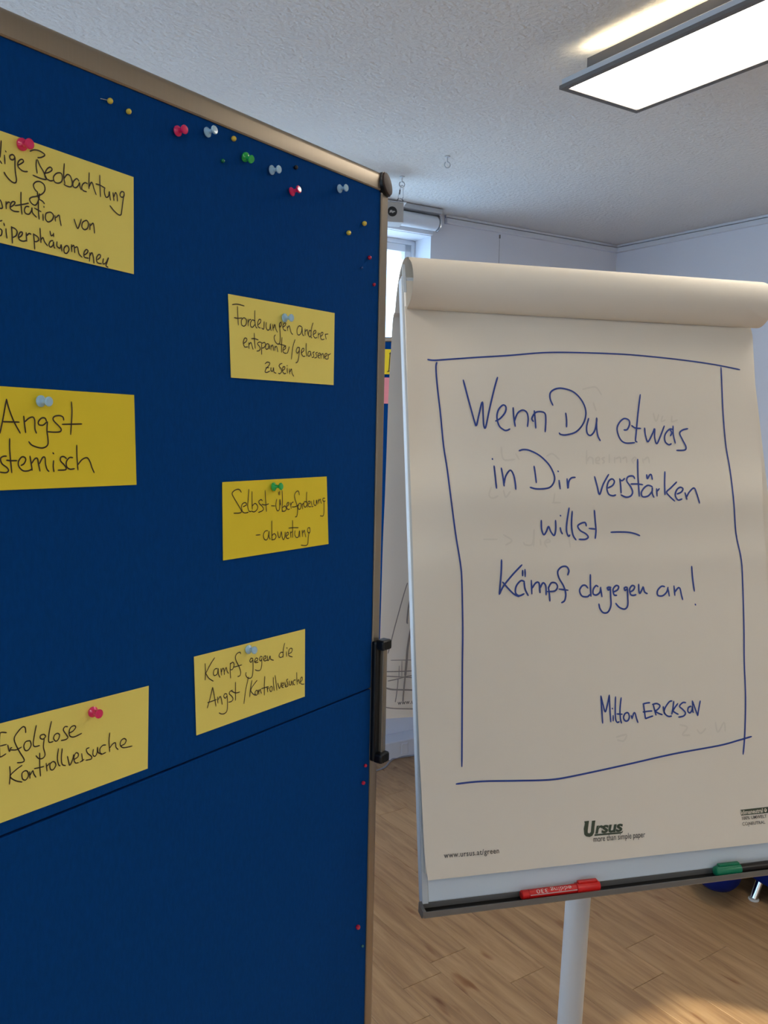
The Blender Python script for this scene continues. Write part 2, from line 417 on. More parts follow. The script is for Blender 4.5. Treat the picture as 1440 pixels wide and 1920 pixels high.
# ceiling hooks, snap hook and the hanging screen housing
def hook(px, py, R=.011, nm='ceiling_hook', lab='', ang=.6):
    c = hitz(px, py, ZC); t = thing(nm, c, lab, 'hook', 'screw hooks in the ceiling')
    MB().lathe([(0, 0), (.010, 0), (.010, -.003), (.0022, -.004), (.0022, -.022), (0, -.022)], c).build('shank', M_pole, t, smooth=True)
    a = Vector((math.cos(ang), math.sin(ang), 0)); o = c-Z*(.020+R)
    pts = [o+(a*math.sin(q)+Z*math.cos(q))*R for q in [2*math.pi*k/20 for k in range(19)]]
    MB().tube(pts, .0021, 8).build('eye', M_pole, t, smooth=True); return o-Z*R
hook(839, 293, lab='empty screw hook in the ceiling between the hanging housing and the lamp', ang=.3)
b0 = hook(754, 331, lab='screw hook in the ceiling holding the metal snap hook', ang=.15)
# snap hook: elongated loop, narrow at the top
A1 = Vector((1, .1, 0)).normalized(); cl = []
for x, z in ((-.004, .004), (0, .006), (.004, .004), (.0055, -.006), (.0095, -.034), (.0085, -.043), (0, -.048), (-.0085, -.043), (-.0095, -.034), (-.0055, -.006)):
    cl.append((x, z, 0))
cc = spline(cl+[cl[0]], 4)[:-1]; LEAN = Vector((-.10, 0, 0))
t = thing('snap_hook', b0, 'small metal snap hook hanging from the screw hook beside the pinboard corner', 'hook')
MB().tube([b0+A1*p.x+Z*(p.y+.002)+LEAN*(-p.y) for p in cc], .0022, 8, closed=True).build('loop', M_chrome, t, smooth=True)
g = [(-.0075, -.012, 0), (-.0095, -.030, 0)]
MB().tube([b0+A1*x+Z*(z+.002)+LEAN*(-z)*0+A1*0 for x, z, _ in g], .003, 8).build('gate', M_grey, t, smooth=True)
yb = b0.y
Pn = Vector((0, yb, 0)); nF = Vector((0, -1, 0)); dS = Vector((.985, .17, 0)).normalized(); nS = Vector((dS.y, -dS.x, 0))
ctr = hit(757, 379, Pn, nF)                                   # top right corner of its face
P_ = lambda x, y: hit(x, y, ctr, nS)
tr = P_(757, 380); bl_ = P_(753, 417); hgt = tr.z-bl_.z
hs = thing('screen_housing', tr-dS*.4, 'pale grey housing with a black round emblem hanging from the ceiling behind the pinboard', 'housing')
MB().box(Vector((tr.x, tr.y, bl_.z))-dS*.8-nS*.085, dS, nS, Z, .8, .085, hgt, .002).build('case', mat('pale_grey_case', srgb(176, 172, 166), .6, var=.03, scale=20), hs)
MB().box(Vector((tr.x, tr.y, tr.z+.0005))-dS*.05-nS*.085, dS, nS, Z, .062, .085, .002, .0005).build('end_plate', M_white, hs)
em = P_(735.5, 396.5); a = dS
MB().lathe([(0, .0012), (.019, .0012), (.0195, 0), (0, 0)], em+nS*.0008, nS, n=32).build('emblem', M_black, hs)
w = [(-.010, .004), (-.002, .006), (.001, .001), (.007, .003), (.013, -.001), (.006, -.003), (.002, -.007), (-.003, -.004), (-.012, -.006)]
MB().poly([em+nS*.0023+dS*x+Z*y for x, y in w]).id_data if False else None
mb = MB(); mb.poly([em+nS*.0023+dS*x+Z*y for x, y in w]); mb.build('emblem_mark', mat('emblem_white', srgb(190, 186, 180), .6), hs)
rg = hit(750, 374, ctr-nS*.03, nS); rg.z = tr.z+.011
rz = MB().tube([rg+(dS*math.sin(q)+Z*math.cos(q))*.0125 for q in [2*math.pi*k/24 for k in range(24)]], .0018, 8, closed=True).build('ring', M_grey, hs, smooth=True)

# ceiling lamps: flat panel with frame, uplights on its back
ZL = H0+.905
l0 = hitz(1048, 168, ZL); l1 = hitz(1193, 213, ZL); l2 = hitz(1440, 127, ZL)
lx = (l1-l0); LWd = lx.length; lx.normalize(); ly = (l2-l1); ly = (ly-lx*ly.dot(lx)).normalized(); LLn = 1.2
M_diff = mat('lamp_diffuser', srgb(250, 250, 250), .5, emit=((1, .93, .82, 1), LAMP_E))
M_led = mat('lamp_back_strip', srgb(250, 240, 210), .5, emit=((1, .83, .56, 1), GLOW_E))
def lamp(o, lab):
    t = thing('ceiling_lamp', o+lx*LWd/2+ly*LLn/2+Z*.1, lab, 'lamp', 'rectangular ceiling lamps')
    fw = .018; hz = .010; c = [o, o+lx*LWd, o+lx*LWd+ly*LLn, o+ly*LLn]; ins = [(1, 1), (-1, 1), (-1, -1), (1, -1)]
    mb = MB(); I = [c[k]+lx*fw*ins[k][0]+ly*fw*ins[k][1] for k in range(4)]
    for k in range(4):
        j = (k+1) % 4
        mb.hexa([c[k], c[j], I[j], I[k], c[k]+Z*hz, c[j]+Z*hz, I[j]+Z*hz, I[k]+Z*hz], bev=.0006, seg=1)
    mb.build('frame', M_lampf, t)
    MB().box(I[0]+Z*.004, lx, ly, Z, LWd-2*fw, LLn-2*fw, .004).build('diffuser', M_diff, t)
    bz = .026
    MB().box(o+lx*.004+ly*.004+Z*hz, lx, ly, Z, LWd-.008, LLn-.008, bz-hz, .0015, 1).build('body', M_pole, t)
    MB().box(o+lx*.12+ly*.35+Z*bz, lx, ly, Z, LWd-.24, LLn-.7, ZC-ZL-bz-.0005, .003).build('mounting_box', M_pole, t)
    for a_ in (.030, LWd-.054):
        rl = MB().box(o+lx*a_+ly*.07+Z*bz, lx, ly, Z, .024, LLn-.14, .026)
        for e_ in (0, .022): rl.box(o+lx*(a_+e_)+ly*.07+Z*(bz+.026), lx, ly, Z, .002, LLn-.14, .012)
        rl.build('uplight_channel', M_lampf, t)
        MB().box(o+lx*(a_+.004)+ly*.072+Z*(bz+.026), lx, ly, Z, .016, LLn-.144, .003).build('light_strip', M_led, t)
lamp(l0, 'lit rectangular ceiling lamp panel in a grey frame, upper right')
for k, (a_, b_) in enumerate(((0, 2.5), (-2.0, -.2), (-2.3, 2.6))):  # unseen lamps out of frame, added to light the room and ceiling
    lamp(l0+lx*a_+ly*b_, ['ceiling lamp panel behind the viewer in line with the lit one', 'ceiling lamp panel above the large pinboard', 'ceiling lamp panel farthest behind the viewer'][k])

# cable on the floor
cpts = [hitz(x, y, .004) for x, y in ((690, 1449), (708, 1444), (722, 1438), (730, 1429), (738, 1422.5), (752, 1419.5), (775, 1416.5), (800, 1414))]
cb = MB().tube([p for p in spline([tuple(p) for p in cpts], 5)], .0042, 8)
tag(cb.build('cable', mat('grey_cable', srgb(150, 152, 160), .5), org=cpts[2], smooth=True), 'pale grey cable snaking on the floor along the boxed skirting', 'cable')

# ------------------------------------------------------------ large pinboard on the left
vp = ray(1855, 823); BD = Vector((vp.x, vp.y, 0)).normalized()       # along the board, away from the viewer
BN = Vector((BD.y, -BD.x, 0))                                          # out of its face, towards the viewer
def at1(x, y): r = ray(x, y); return r/r.dot(-BN)
hh = (at1(417, 903)-at1(418, 1050)).z; DB = .095/hh
BP0 = EYE+at1(417, 903)*DB
def bd(x, y, off=0.0): return hit(x, y, BP0+BN*off, BN)
R_in = bd(714, 360); R_out = bd(729.5, 420, -.009)
zt_in = bd(714, 356.5).z; zt_out = bd(714, 325, -.006).z
sA = R_in.dot(BD); sO = sA+.0212
LB = 1.2
base = R_in-BD*.6; base.z = 0
z0B = zt_out-1.5
def bp(s, z, n=0.0):                               # s measured from the felt's right edge, leftwards
    p = R_in-BD*s+BN*n; return Vector((p.x, p.y, z))
fwid = sO-sA
pb = thing('pinboard', base, 'large blue felt pinboard with aluminium frame filling the left side', 'pinboard')
zF = bd(690, 1293).z
print('PINBOARD D', DB, 'top', zt_out, 'frame w', fwid, 'frame h', zt_out-zt_in, 'fold', zF)
LF = LB-2*fwid
for a, b in ((zF+.0012, zt_in), (z0B+fwid, zF-.0012)):
    MB().box(bp(LF, a, -.006), BD, BN, Z, LF, .006, b-a, .0012, 1).build('felt_panel', M_felt, pb)
MB().box(bp(LF, z0B+fwid, -.010), BD, BN, Z, LF, .004, zt_in-z0B-fwid).build('core', mat('dark_blue_core', srgb(0, 12, 60), .9), pb)
for a, b in ((zF+.0012, zt_in), (z0B+fwid, zF-.0012)):
    MB().box(bp(LF, a, -.022), BD, BN, Z, LF, .011, b-a, .0012, 1).build('rear_panel', M_felt, pb)
T0, T1 = -.021, .003                               # frame from back to front
def fprof(w):                                      # rounded outer face, flat inner face
    P = []
    for k in range(9):
        a = -math.pi/2+math.pi*k/8; P.append((w-.009+math.cos(a)*.009, (T0+T1)/2+math.sin(a)*(T1-T0)/2))
    P += [(0, T1), (-.0015, T1-.0015), (-.0015, T0+.0015), (0, T0)]
    return P
cgap = .020; OFX = .003
MB().prism(fprof(fwid), bp(0, z0B+fwid+.012), BD, BN, Z, (zt_out-cgap)-(z0B+fwid+.012)).build('frame_rail', M_frame, pb, smooth=True)
MB().prism(fprof(fwid), bp(LF, z0B+fwid+.012), -BD, BN, Z, (zt_out-cgap)-(z0B+fwid+.012)).build('frame_rail', M_frame, pb, smooth=True)
fh = zt_out-zt_in
MB().prism(fprof(fh), bp(-fwid+cgap, zt_in), Z, BN, -BD, LB-2*cgap).build('frame_rail', M_frame, pb, smooth=True)
MB().prism(fprof(fh), bp(-fwid+cgap, z0B+fh), -Z, BN, -BD, LB-2*cgap).build('frame_rail', M_frame, pb, smooth=True)
for sx, sg in ((-fwid, 1), (LF+fwid, -1)):
    for zc, sz in ((zt_out, 1), (z0B, -1)):
        dg = (BN*.95+(BD*sg*.84+Z*sz*.55)*.25).normalized(); o = (bd(725.5, 345.5, .004) if (sg, sz) == (1, 1) else bp(sx+sg*(.010), zc-sz*(.016), .004))
        dd = (BD*sg*.55-Z*sz*.84); dd = (dd-dg*dd.dot(dg)).normalized()
        MB().lathe([(0, -.008), (.013, -.008), (.0150, .0005), (.0142, .0022), (.009, .0034), (0, .0040)], o, dg, n=40, sx=1.12, xdir=dd).build('corner_cap', M_cap, pb, smooth=True)
        MB().lathe([(.0135, -.012), (.0162, -.012), (.0162, -.0005), (.0140, .0)], o, dg, n=40, sx=1.10, xdir=dd).build('cap_ring', M_black, pb, smooth=True)
# lock bar on the right rail
zl1 = bd(712, 1196).z; zl0 = bd(708, 1418).z
MB().box(bp(.003, zl0, T1-.002), BD, BN, Z, fwid+.004, .009, zl1-zl0, .003).build('lock_cover', M_black, pb)
for zc in (zl1, zl0):
    cp = MB(); dz = .014
    cp.box(bp(.001, zc-(dz if zc == zl1 else .002), .005), BD, BN, Z, fwid+.002, .018, dz+.002, .004, 3)
    for k in range(4): cp.box(bp(-.004-k*.004, zc-(dz-.002 if zc == zl1 else 0), .021), BD, BN, Z, .0016, .003, dz-.002, .0005, 1)
    cp.build('lock_cap', M_black, pb)
MB().box(bp(-fwid*.42, zl0+.012, .0072), BD, BN, Z, fwid*.5, .009, zl1-zl0-.024, .002).build('lock_bar', M_frame, pb)
# legs and feet
for s_ in (-fwid/2, LF+fwid/2):
    c = bp(s_, 0, (T0+T1)/2)
    MB().tube([c+Z*.03, c+Z*(z0B+.02)], .0115, 20).build('leg', M_frame, pb, smooth=True)
    f = MB(); f.tube([c-BN*.24+Z*.022, c-BN*.08+Z*.032, c+BN*.08+Z*.032, c+BN*.24+Z*.022], [.011, .014, .014, .011], 16)
    for q in (-.23, .23): f.tube([c+BN*q, c+BN*q+Z*.016], .016, 16)
    f.build('foot', M_black, pb, smooth=True)

# cards: corners TL TR BR BL as seen; those cut by the picture edge run on to their full 205 mm
def card(c4, m, lab, st, ox, oy, sc, pw, full=False, off=.0014):
    P = [bd(*q, off) for q in c4]
    if full:
        for a, b in ((0, 1), (3, 2)):
            d = (P[a]-P[b]).normalized(); P[a] = P[b]+d*.205
    b0_ = sum(P, Vector())/4; d1 = (P[1]-P[0]).normalized(); d2 = (P[3]-P[0]).normalized()
    mb = MB(); n = 6; rows = []; rowsb = []
    for i in range(n+1):
        r1 = []; r2 = []
        for j in range(9):
            u, v = j/8, i/n
            p = (P[0]*(1-u)+P[1]*u)*(1-v)+(P[3]*(1-u)+P[2]*u)*v
            r1.append(p); r2.append(p-BN*.0006)
        rows.append(r1); rowsb.append(r2)
    mb.grid(rows); mb.grid([r[::-1] for r in rowsb])
    bmesh.ops.remove_doubles(mb.bm, verts=mb.bm.verts[:], dist=1e-6)
    rim = rows[0]+[r[-1] for r in rows[1:]]+rows[-1][-2::-1]+[r[0] for r in rows[-2:0:-1]]
    k = len(rim)
    for i in range(k):
        a, b = rim[i], rim[(i+1) % k]; mb.poly([a, b, b-BN*.0006, a-BN*.0006])
    o = tag(mb.build('card', m, org=b0_), lab, 'card', 'written yellow cards on the large pinboard')
    ss = strokes(st, ox, oy, sc)
    ink('handwriting', ss, lambda x, y: bd(x, y, off+.0005), BN, pw, M_edge, o)
    return o
TXT_A = '12 180 8 260 0 345;0 380 18 408;45 325 50 410;55 282 60 293;150 345 130 320 105 325 97 345 110 368 135 370 150 350 150 420 155 500 165 570 155 600 125 595 85 560 55 520 42 495;180 425 210 410 235 390 225 368 200 372 180 400 182 440 215 475 245 488 275 488;300 285 340 272 390 280 440 310 445 330 410 348 378 350;365 370 362 430 372 505;375 370 400 430 430 480 455 535 465 560 450 568 400 555 330 525;440 505 480 500 515 480 520 460 500 445 470 465 450 510 455 550 500 580 530 578;590 500 560 510 535 545 545 590 580 605 615 590 625 550 615 510 590 500;643 410 638 500 640 560 650 610;640 560 670 520 700 530 720 580 722 625 700 642 660 630 640 615;790 585 770 560 745 575 730 605 735 640 760 650 785 625 795 600 800 640 812 670;875 610 850 600 825 620 818 655 835 680 865 690;892 500 890 580 890 660;893 640 910 600 925 605 940 660 962 720;998 525 1000 620 1005 740;958 612 1000 625 1052 655;1045 660 1045 700 1060 745 1085 735 1092 690;1095 690 1100 740 1105 775;1130 700 1135 740 1140 780;1140 740 1155 700 1170 725 1175 785;1240 695 1215 690 1200 720 1215 745 1240 735 1242 700;1240 720 1228 800 1218 880 1210 920 1185 920 1140 880 1100 830;370 690 345 660 335 620 360 592 400 590 440 620 450 670 425 710 370 735 320 745 297 765 310 800 345 825 370 810 390 760 395 710;375 690 380 740 400 770 425 785 445 810;0 770 15 800 25 850 0 858;60 790 62 860;62 820 80 795 100 800;105 845 140 820 150 795 125 790 105 820 105 860 140 885 190 890;210 695 210 800 220 915;150 830 240 815 285 805;290 840 260 840 245 870 255 905 290 915 315 880 320 850 325 900 365 945;385 780 385 880 392 965;345 855 410 890;430 915 432 978;438 838 441 846;490 895 460 910 455 960 480 992 520 975 535 930 515 900 490 895;550 930 555 985;560 950 590 925 600 970 612 1030;742 965 760 1020 778 1058 800 1010 812 965;850 980 825 1000 820 1045 845 1070 875 1055 885 1010 870 980 850 980;900 1010 900 1070;905 1030 930 1005 940 1040 945 1105;0 1060 20 1080 15 1120 0 1132;0 985 20 978;38 1005 45 1030;60 1060 62 1100 70 1155;115 1040 120 1100 125 1205;118 1045 150 1060 172 1090 160 1130 125 1150;185 1150 215 1130 225 1100 205 1095 185 1130 195 1170 230 1185 260 1180;262 1100 268 1185;268 1130 290 1108 310 1115;335 1110 342 1180 347 1265;335 1115 375 1140 388 1170 365 1190 340 1185;400 1055 405 1130 410 1200;410 1170 430 1150 445 1190 475 1230;530 1180 505 1185 490 1220 505 1245 530 1225 535 1190 540 1240 550 1255;500 1085 512 1130 530 1120;535 1105 537 1140;570 1190 570 1235 600 1255 612 1220 620 1285;660 1230 640 1260 645 1300 670 1305 690 1270 680 1235 660 1230;715 1220 718 1290;720 1240 740 1230 748 1300;750 1250 775 1245 790 1310 820 1345;840 1325 870 1305 880 1280 860 1270 840 1305 845 1345 885 1355;900 1300 895 1385;900 1330 920 1300 935 1350 940 1405;975 1370 1000 1350 1005 1325 985 1320 965 1355 975 1400 1015 1410;1035 1360 1030 1410 1060 1400 1085 1350 1070 1400 1060 1430 1080 1445'
TXT_B = '160 195 220 190 300 210;222 215 225 320 232 435;183 348 225 355 275 352;290 350 268 380 270 430 295 448 320 430 328 385 312 355 290 350;345 365 347 445;347 410 360 375 380 370;425 265 425 370 435 450 452 470;425 385 395 375 375 410 378 450 400 460 425 430;465 430 490 405 495 375 475 370 458 410 465 455 490 470;505 470 530 480 535 395;560 405 558 460 575 495 600 480 608 420;608 420 612 480 618 500;635 430 640 500;645 470 660 430 672 480 690 520;735 400 715 420 715 460 735 440 738 410;715 420 722 520 722 620 700 660 665 630 652 580 665 550;755 460 780 440 790 415 770 415 752 450 765 490 790 500;805 450 810 500;810 470 830 445 850 520 870 545;975 455 945 445 922 485 925 540 950 550 975 510 980 460 985 540 1000 560;1015 480 1015 555;1018 510 1040 490 1050 540 1060 565;1108 410 1090 480 1085 570 1095 585;1085 505 1065 500 1055 545 1070 575 1090 550;1115 545 1140 525 1140 500 1120 505 1110 550 1130 585 1155 580;1170 525 1170 590;1172 550 1190 530;1195 570 1220 550 1225 525 1205 525 1195 570 1210 605 1240 600;1250 540 1258 580 1262 600;1250 545 1285 540;295 650 325 625 330 595 305 590 290 640 305 690 340 690;355 640 357 710;357 665 380 640 395 690 405 720;418 530 422 620 430 710;385 595 425 595 465 610;500 640 475 635 455 655 475 680 490 710 475 735 448 740;505 640 505 700 505 780;505 650 540 640 550 670 530 700 508 705;590 660 565 655 550 690 560 720 585 705 592 665 600 715;615 670 615 730;618 690 635 670 645 735;660 680 660 735;663 700 680 685 695 750;745 580 740 660 738 755;700 655 740 665 790 680;760 730 785 710 785 690 765 695 755 740 775 765 800 765;808 765 822 720 828 690;897 605 870 700 855 835;950 700 925 700 912 740 925 765 945 740 950 700 945 780 930 860 905 880;975 760 1000 735 1000 710 980 715 972 760 990 800 1015 800;1030 650 1028 740 1035 800;1075 745 1055 750 1048 790 1065 800 1080 770 1080 745 1088 800;1125 750 1105 760 1115 785 1115 810 1095 815;1160 755 1140 765 1150 790 1148 815 1125 820;1165 800 1190 785 1190 765 1172 770 1165 805 1185 825;1200 770 1202 830;1205 790 1225 770 1235 830;1248 810 1270 790 1270 770 1250 775 1245 815 1265 835 1285 830;1285 775 1290 830;1288 790 1315 770;545 890 570 870 600 880 590 910 560 945 545 985 570 990 600 975;555 935 590 935;615 935 615 970 635 975 645 935 650 985 675 1000;745 885 720 895 712 920 735 950 740 980 720 1005 700 1000;750 970 775 950 775 925 755 930 750 975 770 1005 790 1000;805 940 808 1000;802 908 806 916;830 950 835 1010;838 985 855 950 862 1000 882 1037'
TXT_C = '0 545 30 400 65 205;65 205 90 300 140 430 203 545;30 430 110 432 192 435;238 375 245 450 257 540;250 430 290 395 330 385 348 420 350 500 365 545;465 425 450 395 415 395 385 430 390 460 430 465 465 435;475 430 470 520 480 600 478 660 440 690 390 690 320 665 288 630;475 530 540 535 600 530 612 505 585 470 545 430 530 400 550 375 600 370 630 385 638 415;715 232 720 350 707 558;622 457 720 455 818 453;65 775 30 778 5 800 20 850 70 890 85 920 60 940 0 935;97 600 98 720 118 940;65 815 110 820 168 820;210 868 240 850 258 810 245 785 215 785 185 830 190 880 230 920 280 922 320 905;300 775 312 850 322 915;315 850 350 800 375 800 385 850 400 925;395 850 425 790 450 790 455 850 470 905 490 928;537 820 533 880 540 930;529 741 538 752;665 800 640 780 610 785 605 820 640 860 662 895 650 912 580 915;728 790 695 790 665 830 668 880 700 905 745 900;768 665 770 780 780 912;780 860 820 810 870 790 900 830 920 890 942 940'
TXT_D = '328 270 310 240 280 235 240 255 222 285 240 330 300 430 330 490 310 512 240 515;350 440 385 420 385 395 355 395 332 430 340 490 370 512 410 505;418 235 412 330 405 430 420 490 445 495;455 260 455 370 458 470;458 430 490 400 520 430 515 470 480 500 450 490;575 370 560 355 535 375 540 400 570 430 590 465 570 490 530 505;608 248 615 370 625 495;570 410 610 418 650 405;680 428 725 430;745 350 735 420 745 475 765 485 780 450 782 350 790 420;765 265 768 300;780 255 780 300;808 250 812 370 808 440 810 495;812 450 840 430 858 460 840 490 805 492;865 435 885 415 885 390 868 395 860 440 875 470 895 465;905 390 915 460;910 420 925 390 940 385;1010 300 1000 258 975 262 955 300 960 350 985 430 990 500 980 550 962 558;925 440 955 440 1005 420;1010 400 995 420 1000 465 1020 465 1030 430 1025 400 1010 400;1040 400 1048 465;1045 420 1060 395;1098 265 1095 360 1105 445;1095 385 1070 380 1062 420 1080 445 1097 420;1112 410 1135 395 1132 375 1115 380 1112 420 1130 440 1145 435;1150 375 1158 430;1155 440 1172 435;1180 360 1182 410 1200 425 1210 400 1212 360 1222 410;1235 350 1238 400;1238 375 1255 350 1262 380 1270 400;1310 340 1290 340 1285 365 1300 375 1315 370;1300 372 1300 450 1298 520 1285 548 1255 545;500 772 550 768;640 720 610 725 588 770 600 820 630 825 650 770 655 725 655 790 668 820;688 605 688 720 690 820;690 780 715 755 738 785 720 820 685 828;755 730 765 790 780 800 795 750 800 735 810 800 825 825 840 790 845 735;855 785 880 765 880 740 862 745 852 785 870 812 890 805;905 730 912 800;908 750 925 730;930 600 932 700 932 800;885 690 935 685 998 685;960 720 958 770 975 800 1000 790 1012 720 1015 795;1045 715 1048 790;1052 745 1070 715 1078 760 1085 795;1135 710 1130 685 1108 695 1110 735 1130 745 1138 715;1125 740 1115 800 1110 870 1085 895 1030 890'
TXT_E = '208 445 212 540 208 630;315 380 270 450 215 555;215 555 250 610 300 643;345 500 315 510 302 550 312 580 345 560 355 500 358 560 375 600;385 500 392 575;392 540 405 500 418 510 425 570;428 530 445 490 455 530 470 555;492 440 490 520 495 610;492 450 520 430 535 460 515 510 490 515;608 335 600 318 570 330 550 365 555 410 590 480 608 540 600 580 575 592;530 485 570 475 620 460;745 390 725 385 710 415 725 430 745 400;745 395 748 480 740 580 715 610 680 600 665 570 670 545;765 425 795 410 800 390 780 385 765 420 775 435 805 430;850 370 830 365 820 400 835 415 850 380;845 390 845 460 830 515 800 525 770 515;865 400 890 385 890 360 872 365 865 400 880 415 905 405;910 360 912 410 925 400 940 360 945 395 978 408;1103 215 1088 290 1085 375;1085 320 1060 320 1040 350 1050 375 1075 370 1090 345;1122 310 1125 365;1126 266 1131 274;1150 335 1180 315 1188 280 1165 275 1148 310 1150 355 1190 370;232 945 260 850 293 712;293 712 310 800 330 925;235 885 280 870 335 850;348 820 352 890;355 850 378 815 392 850 400 905;455 790 430 785 418 815 435 835 455 805;455 800 460 880 455 970 430 1005 395 1012 365 1000;515 745 488 760 480 785 505 810 522 840 505 870 472 880;550 655 550 750 550 858;505 755 550 775 597 765;697 595 665 740 645 895;735 635 720 720 710 820;792 635 750 690 722 745 750 790 780 800;785 745 770 770 778 800 795 790 798 755 785 745;808 740 812 790;812 765 828 735 835 760 842 780;880 590 875 690 875 800;840 730 880 715 920 705;905 705 912 765;908 735 925 715;948 700 935 730 945 760 962 745 962 710 948 700;975 600 978 680 985 750;995 578 1005 650 1015 745;1025 665 1035 700 1045 725 1058 690 1065 660;1070 700 1090 685 1090 665 1075 670 1070 705 1090 715;1105 655 1112 710 1120 680;1140 620 1125 630 1135 665 1140 695 1120 710;1155 640 1155 680 1172 685 1182 640 1190 690;1225 630 1205 635 1200 670 1215 685;1238 545 1240 620 1245 680;1245 650 1258 625 1265 650 1272 670;1280 650 1300 630 1300 600 1285 605 1278 645 1290 675 1322 675'
TXT_F = '60 515 20 512 0 518;60 625 0 640;55 712 20 735 0 742;0 518 -6 600 -2 742;72 630 88 690 100 660 110 655;240 515 235 470 210 462 165 510 135 560 140 610 180 690 225 765 210 790 160 795;100 675 150 675 200 650;280 590 240 600 222 640 235 680 265 675 290 630 280 590;338 448 320 540 310 620 325 645 368 635;410 530 380 540 375 565 400 575 425 550 410 530;412 570 405 650 420 720 395 755 360 755 335 730;480 410 460 500 452 580 460 605 495 598;535 520 510 535 500 570 520 595 545 575 555 535 535 520;630 460 605 460 590 490 615 530 632 560 610 580 570 588;640 520 680 500 705 465 690 450 660 465 645 500 650 545 690 555 760 522;90 830 95 900 88 995;205 820 150 860 95 920 140 960 205 975;230 870 205 895 210 945 240 955 265 915 255 875 230 870;275 880 280 940;282 910 305 870 315 900 335 930;370 705 370 820 378 920;320 850 370 840 408 830;430 800 438 872;435 830 460 800;490 785 465 810 470 855 495 860 520 820 510 790 490 785;545 665 535 750 545 810 560 825;580 665 572 750 580 810 610 822;628 735 640 790 650 818 675 770 685 720;690 765 725 740 728 710 705 705 688 750 700 795 730 795;760 710 770 780;745 790 782 765;830 655 805 670 815 705 850 735 850 760 800 772;870 670 865 720 885 735 905 700 908 650 915 700 945 710;985 630 955 635 930 670 940 715 985 700;1022 518 1015 600 1022 692;1020 660 1050 620 1075 610 1080 650 1100 672;1120 640 1160 620 1175 585 1155 570 1128 590 1120 630 1150 655 1230 640'
card([(-60, 224), (250.5, 332), (251, 514), (-60, 441)], M_yel, 'pale yellow card reading dige Beobachtung, top left of the pinboard', TXT_A, 0, 230, 5.3333, .00125, True)
card([(428, 551), (627.5, 587), (625.5, 722), (433.5, 708)], M_yel, 'pale yellow card reading Forderungen anderer, upper one of the right column', TXT_B, 410, 540, 6.261, .0012)
card([(-60, 720), (251.5, 740.5), (256, 909), (-60, 922)], M_yel2, 'strong yellow card reading Angst stemisch, at the left edge', TXT_C, 0, 710, 5.3333, .0014, True)
card([(417, 904), (612.5, 893.5), (616, 1020), (418.5, 1051)], M_yel2, 'strong yellow card reading Selbst-überforderung with a green pin', TXT_D, 400, 880, 6.261, .0012)
card([(364, 1231.5), (572, 1179.5), (571.5, 1306), (368.5, 1379)], M_yel, 'pale yellow card reading Kampf gegen die Angst, above the fold line', TXT_E, 350, 1170, 6, .0012)
card([(-60, 1372), (279, 1286), (277, 1441), (-60, 1566)], M_yel, 'pale yellow card reading Erfolglose Kontrollversuche, lower left', TXT_F, 0, 1270, 4.9655, .00125, True)

# push pins and round-headed pins: built along +z, then aimed
def along(o, P, d): o.matrix_world = Matrix.Translation(P) @ d.to_track_quat('Z', 'Y').to_matrix().to_4x4()
BODY = [(0, 0), (.0046, 0), (.0056, .0008), (.0056, .0020), (.0044, .0032), (.0026, .0045), (.0021, .0065), (.0023, .0085), (.0034, .0100), (.0046, .0108), (.0048, .0120), (.0040, .0130), (0, .0133)]
pb_me = MB().lathe(BODY, n=24).build('p', PINC['pink'], smooth=True); nd_me = MB().lathe([(0, -.009), (.0005, -.007), (.0006, .0005), (0, .0005)], n=8).build('n', M_chrome)
bh_me = MB().lathe([(math.sin(math.pi*k/10)*.0031, .0031-math.cos(math.pi*k/10)*.0031) for k in range(11)], n=18).build('b', PINC['pink'], smooth=True)
PB, ND, BH = pb_me.data, nd_me.data, bh_me.data
for o in (pb_me, nd_me, bh_me): bpy.data.objects.remove(o)
def mesh_in(me, m, cache={}):
    k = (me.name, m.name)
    if k not in cache: c = me.copy(); c.materials.clear(); c.materials.append(m); cache[k] = c
    return cache[k]
def mkpin(kind, P, d, colr, lab, grp, sc=1.0):
    o = bpy.data.objects.new('push_pin' if kind == 'push' else 'round_head_pin', mesh_in(PB if kind == 'push' else BH, PINC[colr])); COL.objects.link(o)
    along(o, P, d); o.scale = (sc, sc, sc)
    tag(o, lab, 'pin', grp)
    n = bpy.data.objects.new('needle', ND); COL.objects.link(n); n.parent = o
def push(bx, by, hx, hy, colr, lab, off=.002):
    P = bd(bx, by, off+.001); r = ray(hx, hy).normalized(); Lp = .0105
    w = P-EYE; t = w.dot(r); d2 = (w-r*t).length; k = math.sqrt(max(Lp*Lp-d2*d2, 0)); Hd = EYE+r*(t-k)
    d = (Hd-P).normalized()
    if d.dot(BN) < .3: d = (d+BN*.6).normalized()
    mkpin('push', bd(bx, by, off)-d*.0006+BN*.0006, d, colr, lab, 'push pins in the large pinboard')
push(40, 271, 54, 270, 'pink', 'pink push pin at the top edge of the Beobachtung card', .0022)
push(331.7, 246, 344.6, 243, 'pink', 'pink push pin alone on the felt below the frame, left of the ice blue ones')
push(387.3, 248.5, 400.8, 243.8, 'blue', 'ice blue push pin nearest the top rail, right of the pink one')
push(458.8, 294.4, 469.6, 298.5, 'green', 'green push pin alone on the blue felt')
push(508.2, 319, 521.4, 317.7, 'blue', 'ice blue push pin beside the black round pin')
push(545.7, 360, 558.7, 355.3, 'pink', 'pink push pin below the black round pin')
push(635.5, 354, 647.6, 352.4, 'blue', 'ice blue push pin nearest the frame corner')
push(532.2, 596.2, 545, 596, 'blue', 'ice blue push pin in the Forderungen card', .0022)
push(75, 752, 90, 752.8, 'blue', 'ice blue push pin in the Angst stemisch card', .0022)
push(511.8, 912.7, 525.4, 912, 'green', 'green push pin in the Selbst-überforderung card', .0022)
